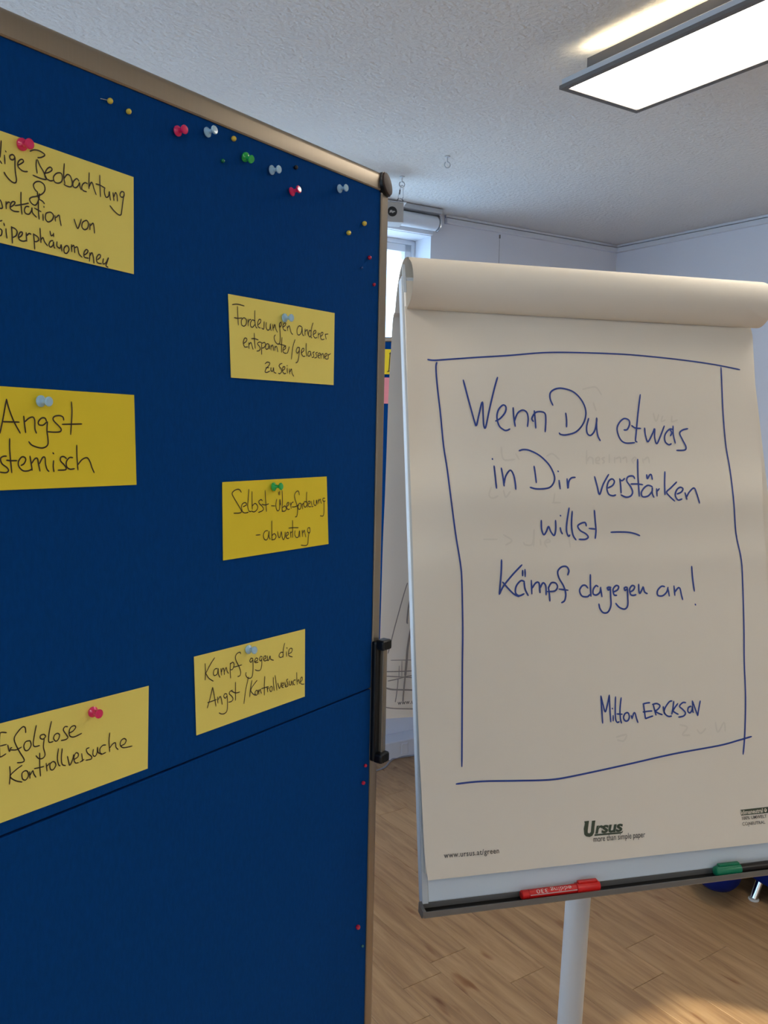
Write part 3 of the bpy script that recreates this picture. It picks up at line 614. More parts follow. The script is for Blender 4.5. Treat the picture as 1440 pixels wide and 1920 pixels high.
push(465, 1217.5, 475.8, 1219, 'blue', 'ice blue push pin in the Kampf card', .0022)
push(173, 1334.4, 184.3, 1338, 'pink', 'pink push pin in the Erfolglose card', .0022)
for x, y, dpx, c_, lab in ((206.5, 189, 11, 'yellow', 'yellow round pin with its needle showing, leftmost of the round pins'), (241.5, 209, 10.5, 'yellow', 'yellow round pin second from left below the top rail'),
        (438.5, 260, 10, 'yellow', 'yellow round pin right of the ice blue push pin'), (418, 301.5, 8, 'dkgreen', 'dark green round pin left of the green push pin'), (555, 314, 8.5, 'black', 'black round pin in the felt'),
        (654, 436.5, 9, 'yellow', 'lower of two pale yellow round pins near the right rail'), (683.5, 419, 9, 'yellow', 'upper of two pale yellow round pins near the right rail'),
        (693, 483, 7.5, 'red', 'red round pin close to the right rail, upper of two'), (701.5, 533.5, 6.5, 'red', 'red round pin against the right rail, lower of two'), (678, 502, 5, 'dkblue', 'tiny dark blue round pin left of the upper red one'),
        (685.5, 1435.5, 6.5, 'red', 'red round pin just below the black lock cover'), (681.5, 1468, 7.5, 'red', 'red round pin second below the black lock cover'), (671.5, 1738.5, 9, 'red', 'red round pin low on the right side of the board'), (680, 1774, 5, 'teal', 'tiny teal round pin lowest on the board')):
    P = bd(x, y, .003); ppm = FPX/((P-EYE).dot(_f)); sc = dpx/ppm/.0062
    d = BN
    if x == 206.5: d = (BN*.35+BD*.94).normalized(); P = bd(201, 188, .002)
    mkpin('ball', P-(BN*.0032*sc if x != 206.5 else Vector((0, 0, 0))), d, c_, lab, 'round headed pins in the large pinboard', sc)

# ------------------------------------------------------------ second pinboard far behind
Y2 = 3.32
FN = Vector((-.12, -1, 0)).normalized(); FD = Vector((-FN.y, FN.x, 0)); O2 = hit(730, 632, Vector((0, Y2, 0)), FN)
f2 = lambda x, y, o=0: hit(x, y, O2+FN*o, FN)
zt2 = O2.z; c2 = O2+FD*.12
def p2(s, z, n=0): q = c2+FD*s+FN*n; return Vector((q.x, q.y, z))
b2 = thing('pinboard', p2(0, 0), 'second blue pinboard standing far behind, glimpsed between the two boards', 'pinboard')
zb2 = f2(745, 1318).z
MB().box(p2(-.58, zb2+.02, -.02), FD, FN, Z, 1.16, .018, zt2-zb2-.037, .001).build('felt_panel', M_felt, b2)
for a, b in ((-.6, -.58), (.58, .60)): MB().box(p2(a, zb2, -.024), FD, FN, Z, b-a, .027, zt2-zb2, .004).build('frame_rail', M_frame, b2)
for a, b in ((zb2, zb2+.02), (zt2-.018, zt2)): MB().box(p2(-.58, a, -.024), FD, FN, Z, 1.16, .027, b-a, .004).build('frame_rail', M_frame, b2)
for s_ in (-.59, .59):
    MB().tube([p2(s_, .02, -.011), p2(s_, zb2+.01, -.011)], .011, 12).build('leg', M_frame, b2)
    MB().box(p2(s_-.015, 0, -.22), FD, FN, Z, .03, .42, .02, .004).build('foot', M_black, b2)
def card2(x0, y0, x1, y1, m, lab):
    a = f2(x1, y0, .002); b = f2(x1, y1, .002)
    o = tag(MB().box(Vector((a.x, a.y, b.z))-FD*.205-FN*.0008, FD, FN, Z, .205, .0008, a.z-b.z).build('card', m, org=a), lab, 'card', 'cards on the second pinboard'); return o
cy = card2(0, 655, 742, 702, M_yel2, 'yellow card on the second pinboard seen through the gap')
ink('handwriting', [[(731.5, 661), (730.5, 675), (729.5, 690), (728, 697)], [(726, 697), (732, 695)], [(730, 663), (734, 662)]], lambda x, y: f2(x, y, .0032), FN, .003, M_edge, cy)
card2(0, 708, 740, 757, M_pinkc, 'pink card on the second pinboard seen through the gap')

# ------------------------------------------------------------ flipchart easel (tilted board plane)
r = ray(7078, 932); FH = Vector((r.x, r.y, 0)).normalized()          # along its width, to the right
q = ray(481, -7256).normalized(); FU = (q-FH*q.dot(FH)).normalized()  # up along the board
FNn = FH.cross(FU)                                                     # towards the viewer
atf = lambda x, y: (lambda r_: r_/r_.dot(-FNn))(ray(x, y))
DF = .68/(atf(1407, 612)-atf(763, 575)).length
FO = EYE+atf(763, 575)*DF
def fp(a, b, c=0.0): return FO+FH*a+FU*b+FNn*c
def floc(x, y, c=0.0):
    P = hit(x, y, FO+FNn*c, FNn)-FO; return P.dot(FH), P.dot(FU)
def wave(b):
    g = lambda c, s, h: h*math.exp(-((b-c)/s)**2)
    return g(-.335, .045, .0065)+g(-.445, .03, .0025)-g(-.25, .07, .003)+g(-.12, .06, .002)+.004*max(0, min(1, -b/.1))+g(-.93, .05, .002)
def fs(x, y, off=0.0):               # photo pixel -> the hanging front sheet
    c = 0
    for _ in range(4): a, b = floc(x, y, c); c = wave(b)
    return hit(x, y, FO+FNn*(c+off), FNn)
base = fp(.34, -.9, -.08); base.z = 0
fc = thing('flipchart_easel', base, 'flipchart easel with white board, grey pen tray and pale round post', 'easel')
bL0 = floc(755, 620, -.014); bL1 = floc(791, 1690, -.014)
kx = (bL1[0]-bL0[0])/(bL1[1]-bL0[1])
left = lambda b: bL1[0]+kx*(b-bL1[1])
bb0, bt0 = bL1[1]-.004, .062
WB = .684
c8 = [fp(left(bb0), bb0, -.032), fp(left(bb0)+WB, bb0, -.032), fp(left(bb0)+WB, bb0, -.014), fp(left(bb0), bb0, -.014),
      fp(left(bt0), bt0, -.032), fp(left(bt0)+WB, bt0, -.032), fp(left(bt0)+WB, bt0, -.014), fp(left(bt0), bt0, -.014)]
MB().hexa(c8, bev=.003).build('board', M_board, fc)
for a, b in ((0, .010), (WB-.010, WB)):
    mb = MB(); mb.hexa([fp(left(bb0)+a, bb0, -.0142), fp(left(bb0)+b, bb0, -.0142), fp(left(bb0)+b, bb0, -.0118), fp(left(bb0)+a, bb0, -.0118),
             fp(left(bt0)+a, bt0, -.0142), fp(left(bt0)+b, bt0, -.0142), fp(left(bt0)+b, bt0, -.0118), fp(left(bt0)+a, bt0, -.0118)], bev=.0008, seg=1)
    mb.build('edge_strip', M_pole, fc)
# paper clamp bar at the top
MB().box(fp(.0, .012, -.0138), FH, FU, FNn, .69, .046, .010, .004).build('clamp_bar', M_board, fc)
MB().box(fp(-.004, .028, -.0038), FH, FU, FNn, .006, .052, .0012, .0005).build('clamp_strip', M_board, fc)
# tray: runs along the bottom, opens upwards
TM = Vector((FNn.x, FNn.y, 0)).normalized()
t0 = fp(left(bb0), bb0, -.016)
lipL = hit(799, 1704, t0+TM*.030, TM); lip_z = None
TD, TH = .024, .009
zt_ = t0.z
prof = [(0, .002), (0, -TH-.002), (TD-.003, -TH-.002), (TD, -TH+.001), (TD, .0), (TD-.002, .0), (TD-.0022, -TH+.002), (.002, -TH+.002), (.002, .002)]
tx0 = -.002
TR = MB().prism(prof, t0+FH*tx0, TM, Z, FH, WB+.006).build('pen_tray', M_grey, fc)
for e in (tx0-.003, WB+.003):
    cpf = [(0, .004), (0, -TH-.003), (TD-.006, -TH-.003), (TD-.001, -TH+.001), (TD+.001, -.004), (TD+.0005, .0015), (TD-.006, .0012), (.010, .002)]
    MB().prism(cpf, t0+FH*e, TM, Z, FH, .005).build('tray_end', M_grey, fc)
# post
pc1 = floc(1083.5, 1690, -.075); top = fp(pc1[0], pc1[1]+.45, -.075)
pA = hit(1083.5, 1690, fp(0, bb0, -.085), FNn)
pv = Vector((0, pA.y+.17, 0)); pA = hit(1083.5, 1690, pv, Vector((0, 1, 0))); pB = hit(1067.8, 1920, pv, Vector((0, 1, 0)))
dv = (pB-pA).normalized(); pG = pA+dv*((pA.z-.05)/-dv.z); pT = pA-dv*.36
rp = 46.0/FPX*((pA-EYE).dot(_f))/2
print('POST radius', rp, 'foot', pG)
MB().tube([pG, pT], rp, 36).build('post', M_pole, fc, smooth=True)
MB().box(pT-FH*.05-TM*.03-Z*.09, FH, TM, Z, .10, .055, .08, .01).build('bracket', M_grey, fc)
ft = MB()
for k in range(5):
    a = 2*math.pi*k/5+.4; d = Vector((math.cos(a), math.sin(a), 0))
    ft.tube([pG+d*.01+Z*.02, pG+d*.18+Z*.015, pG+d*.33-Z*.005], [.022, .017, .012], 12)
ft.lathe([(0, .05), (.034, .045), (.036, .0), (.030, -.01), (0, -.01)], pG-Z*.0, n=28)
ft.build('star_base', M_pole, fc, smooth=True)
for k in range(5):
    a = 2*math.pi*k/5+.4; d = Vector((math.cos(a), math.sin(a), 0)); e = Vector((-d.y, d.x, 0)); o = pG+d*.33; o.z = .024
    MB().lathe([(0, -.012), (.020, -.012), (.024, -.006), (.024, .006), (.020, .012), (0, .012)], o, e, n=20).build('caster', M_black, fc, smooth=True)

# ------------------------------------------------------------ paper pad
pd = thing('paper_pad', fp(.34, .03, 0), 'large cream flipchart paper pad clamped on the easel with blue handwriting', 'paper pad')
zz = lambda b: left(b)
PW_ = .68
c8 = []
for c in (-.0136, .0002):
    pass
MB().hexa([fp(left(-.915)+.004, -.915, -.0138), fp(left(-.915)+.004+PW_, -.915, -.0138), fp(left(-.915)+.004+PW_, -.915, -.003), fp(left(-.915)+.004, -.915, -.003),
           fp(left(.05)+.004, .05, -.0138), fp(left(.05)+.004+PW_, .05, -.0138), fp(left(.05)+.004+PW_, .05, -.003), fp(left(.05)+.004, .05, -.003)], bev=.0006, seg=1).build('sheet_block', M_paper, pd)
Lp = [(759.5, 574), (761.5, 620), (763.5, 700), (766.5, 800), (769.5, 890), (773.5, 1015), (776, 1120), (778, 1180), (786, 1400), (791, 1500), (796, 1600), (799, 1630), (803, 1651)]
Rp = [(1407, 611), (1411, 629), (1414, 685), (1417, 733), (1420, 795), (1424, 845), (1428, 872), (1430, 914), (1431, 960), (1436, 1040), (1443, 1200), (1457, 1400), (1463, 1500), (1468, 1577)]
def edge(L_, t):
    y = L_[0][1]+(L_[-1][1]-L_[0][1])*t
    for (x0, y0), (x1, y1) in zip(L_, L_[1:]):
        if y <= y1+1e-6:
            return x0+(x1-x0)*(y-y0)/(y1-y0), y
    return L_[-1]
rows = []
NR, NC = 110, 16
for i in range(NR+1):
    a = edge(Lp, i/NR); b = edge(Rp, i/NR)
    A = fs(*a); B = fs(*b)
    rows.append([A.lerp(B, j/NC) for j in range(NC+1)])
def sheetmesh(rows, n, name, m, parent, th=.00025):
    mb = MB(); mb.grid(rows); mb.grid([[p-n*th for p in r][::-1] for r in rows])
    o = mb.build(name, m, parent, smooth=True); return o
sh = sheetmesh(rows, FNn, 'front_sheet', M_paper, pd)
cb_ = bpy.data.meshes  # noqa
BW = .0030
def S_(t, ox, oy, sc): return strokes(t, ox, oy, sc)
fr = [[(802, 674), (814, 675.5), (837, 674), (894.6, 670), (954, 666.4), (1009, 661.8), (1043.5, 660.6), (1080, 661), (1130, 662.5), (1180, 665), (1230, 669.5), (1280, 675), (1330, 682), (1360, 687.5), (1387, 693)],
      [(819, 679.5), (817.4, 690.5), (820, 725), (826, 777.5), (831.6, 835), (838.5, 880), (846, 938), (854.6, 1003), (863, 1055), (866, 1090), (867.7, 1180), (867, 1240), (866.5, 1340), (866, 1437)],
      [(1352, 689), (1353.7, 727.5), (1356, 777.5), (1361, 835), (1369, 882), (1376, 942), (1380, 1000), (1390, 1050), (1393, 1105), (1395, 1180), (1395.5, 1240), (1398, 1309), (1396.5, 1377), (1393.5, 1414)],
      [(855.6, 1470), (885, 1466.5), (917.5, 1464.6), (975, 1463.8), (1032, 1462), (1078, 1454.5), (1169.6, 1434.8), (1261, 1414), (1348, 1398), (1385, 1388), (1409, 1381)]]
def pen(name, st, w=BW, m=None, off=.0007): return ink(name, st, lambda x, y: fs(x, y, off), FNn, w, m or M_ink, sh)
pen('drawn_border', fr, .0028)
G = (780, 640, 4.3636); Hh = (1080, 640, 4.0); I = (840, 830, 4.8); J = (1080, 830, 4.0); Mm = (1100, 1280, 6.0)
line1 = S_('387 317 430 480 480 660 495 685 515 600 543 495 550 620 555 690 570 702 600 560 640 390 667 295;652 652 690 630 730 580 735 535 710 522 675 560 662 620 680 690 720 725 745 728 768 717;795 543 800 620 812 695;803 660 830 590 870 563 905 580 918 630 912 697;968 568 975 640 980 710;960 655 948 630 975 585 1015 575 1055 590 1062 650 1057 740;1120 523 1098 470 1100 420 1140 390 1200 385 1290 415 1360 490 1390 580 1370 670 1310 740 1230 765 1185 762 1172 750;1225 587 1232 640 1232 700', *G) \
 + S_('95 578 80 640 85 690 110 705 140 670 155 600 155 577 155 650 165 710 182 745;360 665 385 660 402 620 395 590 360 580 325 610 308 660 330 730 370 762 440 760;482 400 465 540 450 700 447 745 458 755;418 632 445 650 485 653;515 650 520 700 535 750 550 740 575 690 590 655 590 720 605 768 630 720 662 635;730 662 700 660 668 700 668 750 695 775 715 768;705 662 718 685 708 708;728 635 730 700 745 763;838 655 800 665 778 690 800 740 825 790 815 815 755 818', *Hh)
line2 = S_('415 210 425 300 437 410;399 143 401 151;480 228 495 310 505 390;505 370 520 300 560 248 590 290 605 360 610 420;640 73 680 62 740 72 830 120 910 200 955 290 955 350 920 400 860 415 790 415 740 402;775 212 785 280 795 360;1000 340 1010 415;990 255 993 261;1072 325 1080 412 1088 350 1110 318 1145 312', *I) \
 + S_('140 255 160 330 177 388 205 310 245 238;240 340 275 320 288 290 270 272 245 290 232 340 245 385 275 398 298 392;328 270 335 320 338 378;328 275 345 285 365 268;440 270 430 252 405 250 385 262 382 290 410 330 425 370 410 400 375 408 338 392;463 125 465 250 475 400;412 310 460 310 500 315;572 330 540 320 510 340 490 375 500 405 540 400 570 365 572 335 572 380 585 410;530 240 535 270 553 242 565 242 572 275;605 345 608 400;608 365 625 345;667 218 665 300 667 390;755 295 710 340 680 370 700 400 740 438;758 385 790 370 802 345 780 335 755 355 745 395 765 430 795 422;818 375 825 400 832 425;828 410 850 370 885 340 905 380 927 453', *J)
line3 = S_('840 700 843 780 862 828 885 800 905 755 925 800 955 835 970 780 968 700;1010 765 1018 800 1030 820;1011 654 1014 660;1090 588 1070 720 1068 800 1085 842 1097 830;1118 618 1112 740 1125 830 1152 875;1245 750 1235 720 1200 725 1168 750 1190 790 1240 820 1262 850 1235 870 1180 870;1318 610 1325 700 1332 790 1325 862;1270 772 1330 778', *I) \
 + S_('262 672 320 670 390 672 440 682 478 697', *J)
line4 = S_('482 1055 480 1150 470 1280 462 1365;665 1100 580 1190 500 1290 462 1365;492 1255 540 1310 590 1360 638 1385;688 1250 655 1243 615 1290 608 1350 640 1378 685 1360;685 1255 695 1320 722 1375;672 1150 672 1198;693 1142 695 1205;750 1240 755 1360;757 1310 790 1262 820 1265 828 1350;828 1310 855 1262 880 1290 883 1370;903 1300 912 1360 917 1425;903 1310 930 1262 970 1265 985 1300 960 1335 895 1340;1078 1190 1088 1150 1065 1115 1020 1120 988 1160 1000 1220 1040 1290 1060 1360 1050 1420 1022 1440;1000 1318 1080 1328', *I) \
 + S_('88 1090 70 1070 45 1075 27 1110 45 1150 85 1155 103 1140;108 990 108 1070 112 1152;165 1080 150 1072 130 1100 130 1135 155 1142 180 1120 185 1085;185 1090 195 1155;232 1090 245 1084 262 1086;235 1092 242 1105 256 1096;258 1090 260 1150 262 1220 240 1270 205 1275 180 1245 172 1210;280 1120 310 1105 320 1080 300 1072 278 1100 285 1140 305 1145;360 1092 372 1084 385 1086;362 1094 368 1108 384 1096;385 1090 388 1150 388 1220 365 1248 325 1235 298 1205;405 1120 430 1105 440 1080 420 1072 402 1100 410 1138 430 1145 450 1140;470 1062 472 1110 480 1130 500 1090 505 1085 515 1120 535 1132;665 1080 640 1078 612 1110 615 1145 650 1148 680 1120 690 1085;690 1095 700 1150;735 1075 742 1145;742 1120 765 1090 780 1095 790 1140 800 1177;868 928 875 1020 888 1113;894 1211 897 1218', *J)
line5 = S_('160 150 170 300 180 455;160 150 185 250 210 328 235 240 255 140;255 140 262 300 272 440;298 370 298 430;288 288 291 295;325 160 322 280 325 400 342 445 365 440;388 170 375 300 380 400 392 455;340 352 400 355;460 335 430 350 415 395 435 430 465 425 480 385 470 345 455 338;500 370 512 405;512 400 530 345 545 345 560 400 577 448;635 240 670 230 710 225;640 245 650 320 662 405;635 330 690 322 735 318;662 405 700 390 745 375;750 245 765 310 780 365;740 245 790 235 825 260 800 300 765 320;768 320 810 345 850 360;862 270 868 310 875 350;960 205 930 215 890 270 872 320 890 360 925 380 955 375;980 210 970 290 958 355;1025 235 975 310 1000 340 1030 355;1115 225 1080 225 1045 265 1080 300 1112 340 1090 375 1035 388;1175 265 1145 280 1138 320 1160 340 1185 310 1190 265 1195 320 1200 335;1190 205 1192 260;1192 210 1220 290 1250 370;1250 370 1262 290 1278 205', *Mm)
for l_, w in ((line1, BW), (line2, BW), (line3, BW), (line4, BW), (line5, .0027)): pen('handwriting', l_, w)
ghost = S_('80 820 78 920;82 900 100 870 125 880 128 920;150 900 175 890 170 870 150 880 150 910 175 915;215 870 195 880 212 900 200 915;250 850 250 910;290 870 290 910;300 880 330 870 335 910;350 880 375 870 380 910;430 900 450 880 440 870 420 890 430 915;500 880 505 912;510 890 540 870 550 912;50 360 90 350 150 345 190 400;130 460 150 520;580 540 600 600 620 550;650 560 640 600 670 590;720 560 720 600 760 590', *Hh) \
 + S_('320 870 440 870;500 830 575 880 520 920;680 900 700 920 760 910 775 780 770 930;830 870 835 920;880 900 920 890 900 870 870 900 890 940;1090 860 1100 940;480 40 500 150 600 150;610 100 640 150;890 120 940 100 1000 150;390 400 370 470 400 500 450 480;500 430 520 490 560 440;940 540 1010 540;960 460 950 540', *I) \
 + S_('820 310 860 300 850 325 825 322;1080 260 1110 270 1090 300 1120 302;1150 280 1165 295 1185 275;1225 250 1235 290 1260 250 1265 285', 780, 1240, 2.1818)
pen('ink_showing_through', ghost, .0030, M_ghost, .0004)
# print at the foot of the sheet
def pt(p0, p1, hpx, cap=.73, off=.0007):
    A = fs(*p0, off); B = fs(*p1, off); up = fs((p0[0]+p1[0])/2, (p0[1]+p1[1])/2-hpx, off)-fs((p0[0]+p1[0])/2, (p0[1]+p1[1])/2, off)
    n_ = (B-A).normalized(); up = (up-n_*up.dot(n_))
    return lambda u, v: A+(B-A)*u+up*(v/cap)
print_text('web_address', 'www.ursus.at/green', 0, pt((832.5, 1609), (936, 1599.5), 10.5), M_print, sh, bold=.012, spacing=1.12)
print_text('slogan', 'more than simple paper', 0, pt((1113, 1578.6), (1210.5, 1569.5), 11.5), M_print, sh, shear=.12, bold=.006)
print_text('logo_word', 'rsus', 0, pt((1116, 1562.5), (1169, 1558), 21), M_green, sh, shear=.25, bold=.032, spacing=.95)
def flat(name, pts, m, off=.0007, cl=True):
    mb = MB(); mb.poly([fs(x, y, off) for x, y in pts]); return mb.build(name, m, sh)
L_ = lambda pts: [(1040+x/3.6, 1480+y/3.6) for x, y in pts]
lg = MB()
for P_l in ([(200, 216), (232, 212), (229, 232), (206, 236)], [(205, 228), (232, 212), (222, 290), (206, 285), (196, 270)], [(197, 268), (222, 262), (224, 296), (212, 318), (200, 305)], [(212, 318), (224, 294), (238, 298), (246, 306), (236, 322)],
            [(236, 322), (234, 298), (248, 285), (268, 262), (266, 292), (254, 314)], [(244, 290), (252, 212), (275, 210), (264, 290)]):
    lg.poly([fs(x, y, .0007) for x, y in L_(P_l)])
lg.poly([fs(x, y, .00075) for x, y in L_([(270, 303), (450, 288), (462, 278), (458, 292), (446, 299), (268, 315)])])
lg.build('logo_initial', M_green, sh)
flat('badge', [(1388.3, 1518.4), (1439.5, 1512.8), (1447, 1512), (1447.5, 1523), (1439, 1524.4), (1389.6, 1529.2)], M_green, .0006)
print_text('badge_text', 'klimaneutral', 0, pt((1390, 1527.4), (1430.8, 1523), 8), M_paper, sh, bold=.02)
o = fs(1435.2, 1519.2, .0010); cm = MB(); cm.poly([o+FH*math.cos(t)*.0026+FU*math.sin(t)*.0030 for t in [2*math.pi*k/20 for k in range(20)]]); cm.build('badge_dot', M_paper, sh)
o2 = fs(1434.6, 1518.4, .0013); cm = MB(); cm.poly([o2+FH*math.cos(t)*.0011+FU*math.sin(t)*.0013 for t in [2*math.pi*k/12 for k in range(12)]]); cm.build('badge_dot', M_green, sh)
print_text('badge_note', '100% UMWELT', 0, pt((1391.8, 1537.2), (1438, 1533), 6.2), M_print, sh, bold=.012)
print_text('badge_note', 'CO', 0, pt((1392.5, 1548.2), (1402.6, 1547), 6.8), M_print, sh)
print_text('badge_note', '2', 0, pt((1402.8, 1549.8), (1405, 1549.4), 4), M_print, sh)
print_text('badge_note', 'NEUTRAL', 0, pt((1404.3, 1547), (1435, 1544.1), 6), M_print, sh, bold=.012)

# sheets flipped over the top: bulge in front, over the clamp, hanging down behind
zv = Vector((0, 0, -1))
prof = [(.002, -.002), (.012, -.004), (.026, .000), (.038, .008), (.047, .020), (.051, .034), (.049, .049), (.042, .062), (.030, .073), (.015, .0805), (0, .0835), (-.016, .080), (-.032, .070), (-.047, .056), (-.060, .040), (-.072, .020)]
prof = [(p.x, p.y) for p in spline(prof, 3)]
aL = -.001; aR = .692
rows_f = []
for i, (c, b) in enumerate(prof):
    t = i/len(prof)
    l_ = fp(aL, b, c); r_ = fp(aR+.006*min(1, t*3), b, c); rows_f.append([l_.lerp(r_, j/12) for j in range(13)])
hl = (FO+FH*aL-EYE).dot(FH)
def back(x, y): r_ = ray(x, y); return EYE+r_*(hl/r_.dot(FH))
bpx = [(737, 600), (733.5, 660), (730, 720), (727.6, 780), (725, 860), (722, 940), (718.5, 1020), (715, 1140)]
bk = [back(*p) for p in bpx]
bk.append(bk[-1]+(bk[-1]-bk[-3])*.55); zb = 1.57
last = rows_f[-1][0]
pts_b = [p for p in bk if p.z < last.z-.01]
zend = back(722, 1351).z-.016
while pts_b[-1].z > zend+.03: pts_b.append(pts_b[-1]+Vector((FNn.x*-.001, -FNn.y*.0, -.03)))
pts_b[-1] = Vector((pts_b[-1].x, pts_b[-1].y, zend))
sp = spline([tuple(last)]+[tuple(p) for p in pts_b], 3)[1:]
WR = (rows_f[-1][-1]-rows_f[-1][0])
rows_f += [[p+WR*(j/12) for j in range(13)] for p in sp]
def stack(dx, name, th=.0003, s0=0):
    nn = []
    for i in range(len(rows_f)):
        a = rows_f[max(i-1, 0)][0]; b = rows_f[min(i+1, len(rows_f)-1)][0]; t = (b-a).normalized(); nn.append(t.cross(FH).normalized())
    sgn = 1 if nn[0].dot(FNn) < 0 else 1
    R = [[p+nn[i]*dx for p in r] for i, r in enumerate(rows_f)][s0:]
    mb = MB(); mb.grid(R)
    return mb.build(name, M_paper, pd, smooth=True), nn
fl, NN = stack(0, 'flipped_sheets')
sg = 1 if NN[0].dot(FNn) > 0 else -1
for k in range(1, 4): stack(-sg*.0009*k, 'flipped_sheets')
# sketch lines and print on the hanging sheet (its face looks at the viewer)
Bq = sp[len(sp)//2]; bn = FH.cross((sp[-4]-sp[-12]).normalized()); bn = bn if bn.dot(Vector((0, -1, 0))) > 0 else -bn
def bs(x, y, off=.0008):
    # intersect the ray with the hanging strip piecewise
    for a, b in zip(rows_f, rows_f[1:]):
        if a[0].z > 1.45: continue
        n_ = FH.cross((b[0]-a[0]).normalized()); P = hit(x, y, a[0], n_)
        if b[0].z-1e-5 <= P.z <= a[0].z+1e-5: 
            n_ = n_ if n_.y < 0 else -n_
            return P+n_*(off+.0035)
    return hit(x, y, rows_f[-3][0], bn)+bn*(off+.0035)
hang = fl
sk = [(S_('640 430 620 560 590 700 560 900 550 1040 535 1200 528 1270', 690, 1100, 7.68), .0045), (S_('528 1270 515 1400 500 1560 495 1640;560 520 555 480 575 290 600 170 620 60;250 1450 330 1470 450 1475 680 1480', 690, 1100, 7.68), .0032),
      (S_('560 -60 530 30 480 200 430 380 370 600 320 800 280 950;240 1215 450 1212 680 1200;280 1350 420 1320 550 1285 680 1265;240 1280 420 1290 680 1305;230 1725 380 1745 690 1752;425 1320 420 1400 400 1560 385 1650;640 60 625 200 615 420', 690, 1100, 7.68), .0020),
      (S_('320 1050 480 1048 680 1045;480 1060 478 1280;440 1130 437 1300', 690, 1100, 7.68), .0014)]
for s_, w_ in sk: ink('sketch_lines', s_, lambda x, y: bs(x, y), bn, w_, M_sketch, hang)
def ptb(p0, p1, hpx, cap=.73):
    A = bs(*p0); B = bs(*p1); up = bs(p0[0], p0[1]-hpx)-A; n_ = (B-A).normalized(); up = up-n_*up.dot(n_)
    return lambda u, v: A+(B-A)*u+up*(v/cap)
print_text('web_address', 'www.ursus.at/green', 0, ptb((744.5, 1320.5), (832, 1312), 8.5), M_print, hang, bold=.012, spacing=1.12)

# ------------------------------------------------------------ markers in the tray
MB().box(t0+TM*.0025-Z*(TH-.0022), FH, TM, Z, WB-.006, TD-.0055, .0006).build('tray_liner', M_black, fc)  # black strip stands in for the shade inside the tray
def tray_pt(x, y, d=.016, up=.0): 
    return hit(x, y, t0+TM*d, TM)
def marker(pa, pb_, body, capm, lab, capfrac, txt=None, flip=False):
    A, B = pa, pb_; d = (B-A).normalized(); L = (B-A).length
    t = thing('marker_pen', (A+B)/2, lab, 'marker', 'marker pens in the pen tray')
    R = .0075; k = L*(1-capfrac)
    MB().lathe([(0, 0), (.0055, 0), (R*.92, .0015), (R*.92, .012), (R*.80, .0125), (R*.80, .0135)], A, d, n=28).build('end_plug', capm, t, smooth=True)
    MB().lathe([(0, .0128), (R*.93, .0128), (R*.93, k), (R*.8, k+.001), (0, k+.001)], A, d, n=28).build('barrel', body, t, smooth=True)
    MB().lathe([(0, k), (R*1.12, k), (R*1.16, k+.004), (R*1.10, k+.006), (R*1.10, L-.004), (R*.95, L-.0005), (R*.85, L), (0, L)], A, d, n=28).build('cap', capm, t, smooth=True)
    w = (Z-d*Z.dot(d)).normalized(); s_ = d.cross(w)
    MB().box(A+d*(k+.002)+w*(R*1.0)-s_*.0035, d, s_, w, (L-k)*.84, .007, .0042, .0012).build('clip', capm, t)
    if txt:
        fc_ = (w*.72-TMn*0+(-_f)*.7); fc_ = (fc_-d*fc_.dot(d)).normalized(); u_ = fc_.cross(d)
        sgn = -1 if flip else 1
        for tx, a0_, a1_, hz_, mm, vo in txt:
            def plc(u, v, a0_=a0_, a1_=a1_, hz_=hz_, vo=vo):
                s1 = a0_+(a1_-a0_)*u; yv = (v*hz_+vo); ang = yv/(R*.94)
                # upside down: text runs towards the end plug
                return A+d*(s1)+(fc_*math.cos(ang)+(up_*math.sin(ang)))*(R*.955)
            up_ = (d.cross(fc_)).normalized()
            up_ = up_ if up_.dot(Z) < 0 else -up_       # lettering upside down
            print_text('lettering', tx, 0, plc, mm, t, bold=.0)
        st = MB(); up2 = -up_
        for a_, b_, y_ in ((.0135, k-.001, -.0052),):
            rws = [[A+d*a_+(fc_*math.cos((y_+e)/(R*.94))+up2*math.sin((y_+e)/(R*.94)))*R*.95, A+d*b_+(fc_*math.cos((y_+e)/(R*.94))+up2*math.sin((y_+e)/(R*.94)))*R*.95] for e in (0, .0006, .0012)]
            st.grid(rws)
        st.build('stripe', mat('marker_silver', srgb(206, 190, 180), .4), t)
TMn = TM
M_red = mat('marker_red', srgb(214, 22, 22), .32, var=.04, scale=60, coat=.2)
M_grn = mat('marker_green', srgb(0, 122, 84), .32, var=.04, scale=60)
M_mb = mat('marker_black', srgb(26, 22, 22), .3, var=.08, scale=60)
M_mw = mat('marker_lettering', srgb(230, 205, 200), .5)
zm = t0.z-TH+.003+.0084
def tm_(x): # point on marker axis line in the tray at photo column x
    r_ = ray(x, 1665); o_ = t0+TM*.0125; nn_ = FH.cross(Z); P = hit(x, 1665, o_, TM); return Vector((P.x, P.y, zm))
marker(tm_(977), tm_(1123), M_red, M_red, 'red marker pen lying cap to the right in the left half of the tray', .30, [('edding 330', .083, .024, .0088, M_mw, -.003)], True)
marker(tm_(1487), tm_(1338), M_mb, M_grn, 'dark marker pen with green cap at the right end of the tray', .30)

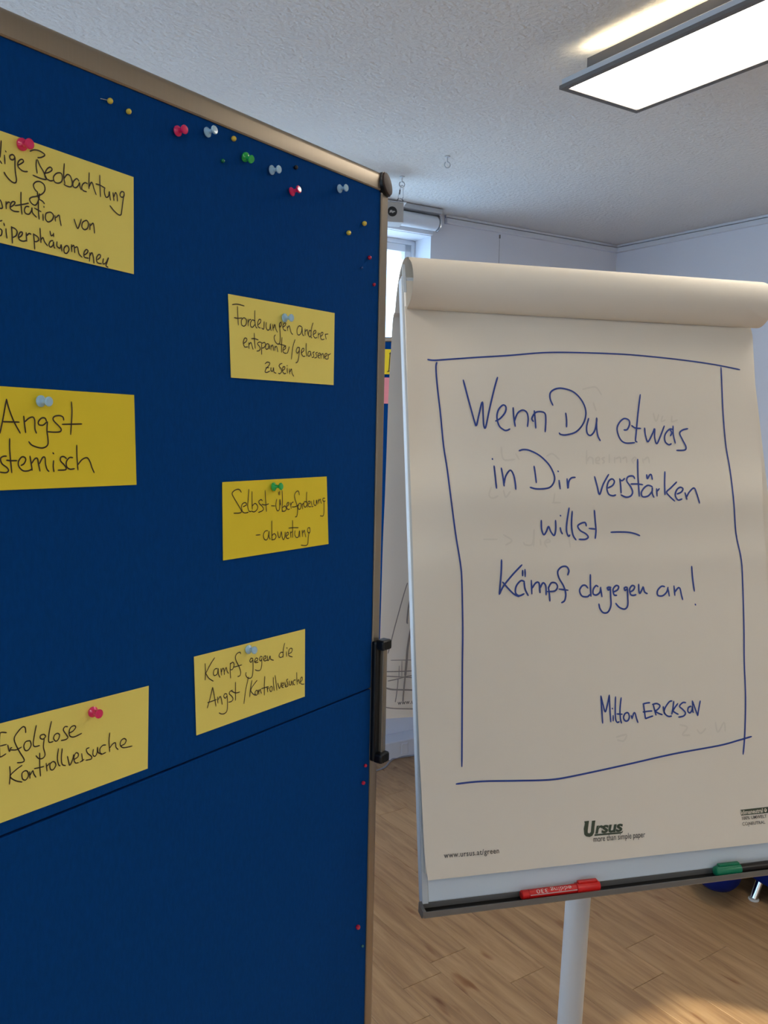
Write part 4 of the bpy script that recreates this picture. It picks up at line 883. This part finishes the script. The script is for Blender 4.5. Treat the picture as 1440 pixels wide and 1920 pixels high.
# ------------------------------------------------------------ blue lounge chair behind the easel
lg0 = hitz(1413, 1687, 0)
ch = thing('lounge_chair', lg0+Vector((.30, .32, 0)), 'blue upholstered lounge chair on short chrome legs, low behind the easel', 'chair')
cxy = lg0+Vector((.30, .30, 0))
def blob(c, rx, ry, z0, z1, name, p=2.6, n=48, rot=0, rim=.05):
    mb = MB(); rows = []
    prof = [(.0, z0), (.6, z0), (.86, z0+rim*.12), (.96, z0+rim*.45), (1.0, z0+rim)] + [(1.0, z1-rim), (.97, z1-rim*.4), (.88, z1-rim*.08), (.6, z1), (0, z1)]
    V = []
    for k_, z_ in prof:
        rg_ = []
        for i in range(n):
            a = 2*math.pi*i/n; ca, sa = math.cos(a), math.sin(a); q_ = (abs(ca)**p+abs(sa)**p)**(-1/p)
            x_, y_ = ca*q_*rx*max(k_, .001), sa*q_*ry*max(k_, .001)
            rg_.append(mb.bm.verts.new(Vector((c.x+x_*math.cos(rot)-y_*math.sin(rot), c.y+x_*math.sin(rot)+y_*math.cos(rot), z_))))
        V.append(rg_)
    for A_, B_ in zip(V, V[1:]):
        for i in range(n): mb.bm.faces.new([A_[i], A_[(i+1) % n], B_[(i+1) % n], B_[i]])
    bmesh.ops.remove_doubles(mb.bm, verts=mb.bm.verts[:], dist=.0005)
    return mb.build(name, M_chair, ch, smooth=True)
blob(Vector((1.62, 2.98, 0)), .40, .36, .058, .40, 'seat', p=3.4, rot=.25, rim=.022)
blob(Vector((1.66, 2.98, 0)), .33, .31, .38, .47, 'cushion', p=3.2, rot=.25, rim=.04)
blob(Vector((1.205, 2.95, 0)), .10, .30, .045, .60, 'armrest', p=2.3, rot=-.25, rim=.07)
blob(Vector((2.06, 3.06, 0)), .085, .32, .045, .60, 'armrest', p=2.3, rot=.25, rim=.07)
blob(Vector((1.60, 3.36, 0)), .42, .10, .055, .82, 'backrest', p=2.6, rot=.15, rim=.08)
up_l = hit(1423, 1658, Vector((0, lg0.y+.01, 0)), Vector((0, 1, 0)))
lv = up_l-lg0
for off in (Vector((0, 0, 0)), Vector((.56, .14, 0)), Vector((.50, .62, 0)), Vector((-.08, .52, 0))):
    a = lg0+off
    lo = MB().tube([a+Z*.006, a+lv.normalized()*.075], .0135, 20).build('leg', M_chrome, ch, smooth=True)
    MB().lathe([(0, 0), (.017, 0), (.018, .003), (.016, .007), (0, .007)], a, n=20).build('leg_glide', M_pole, lo, smooth=True)
print('OBJECTS', len(bpy.data.objects))
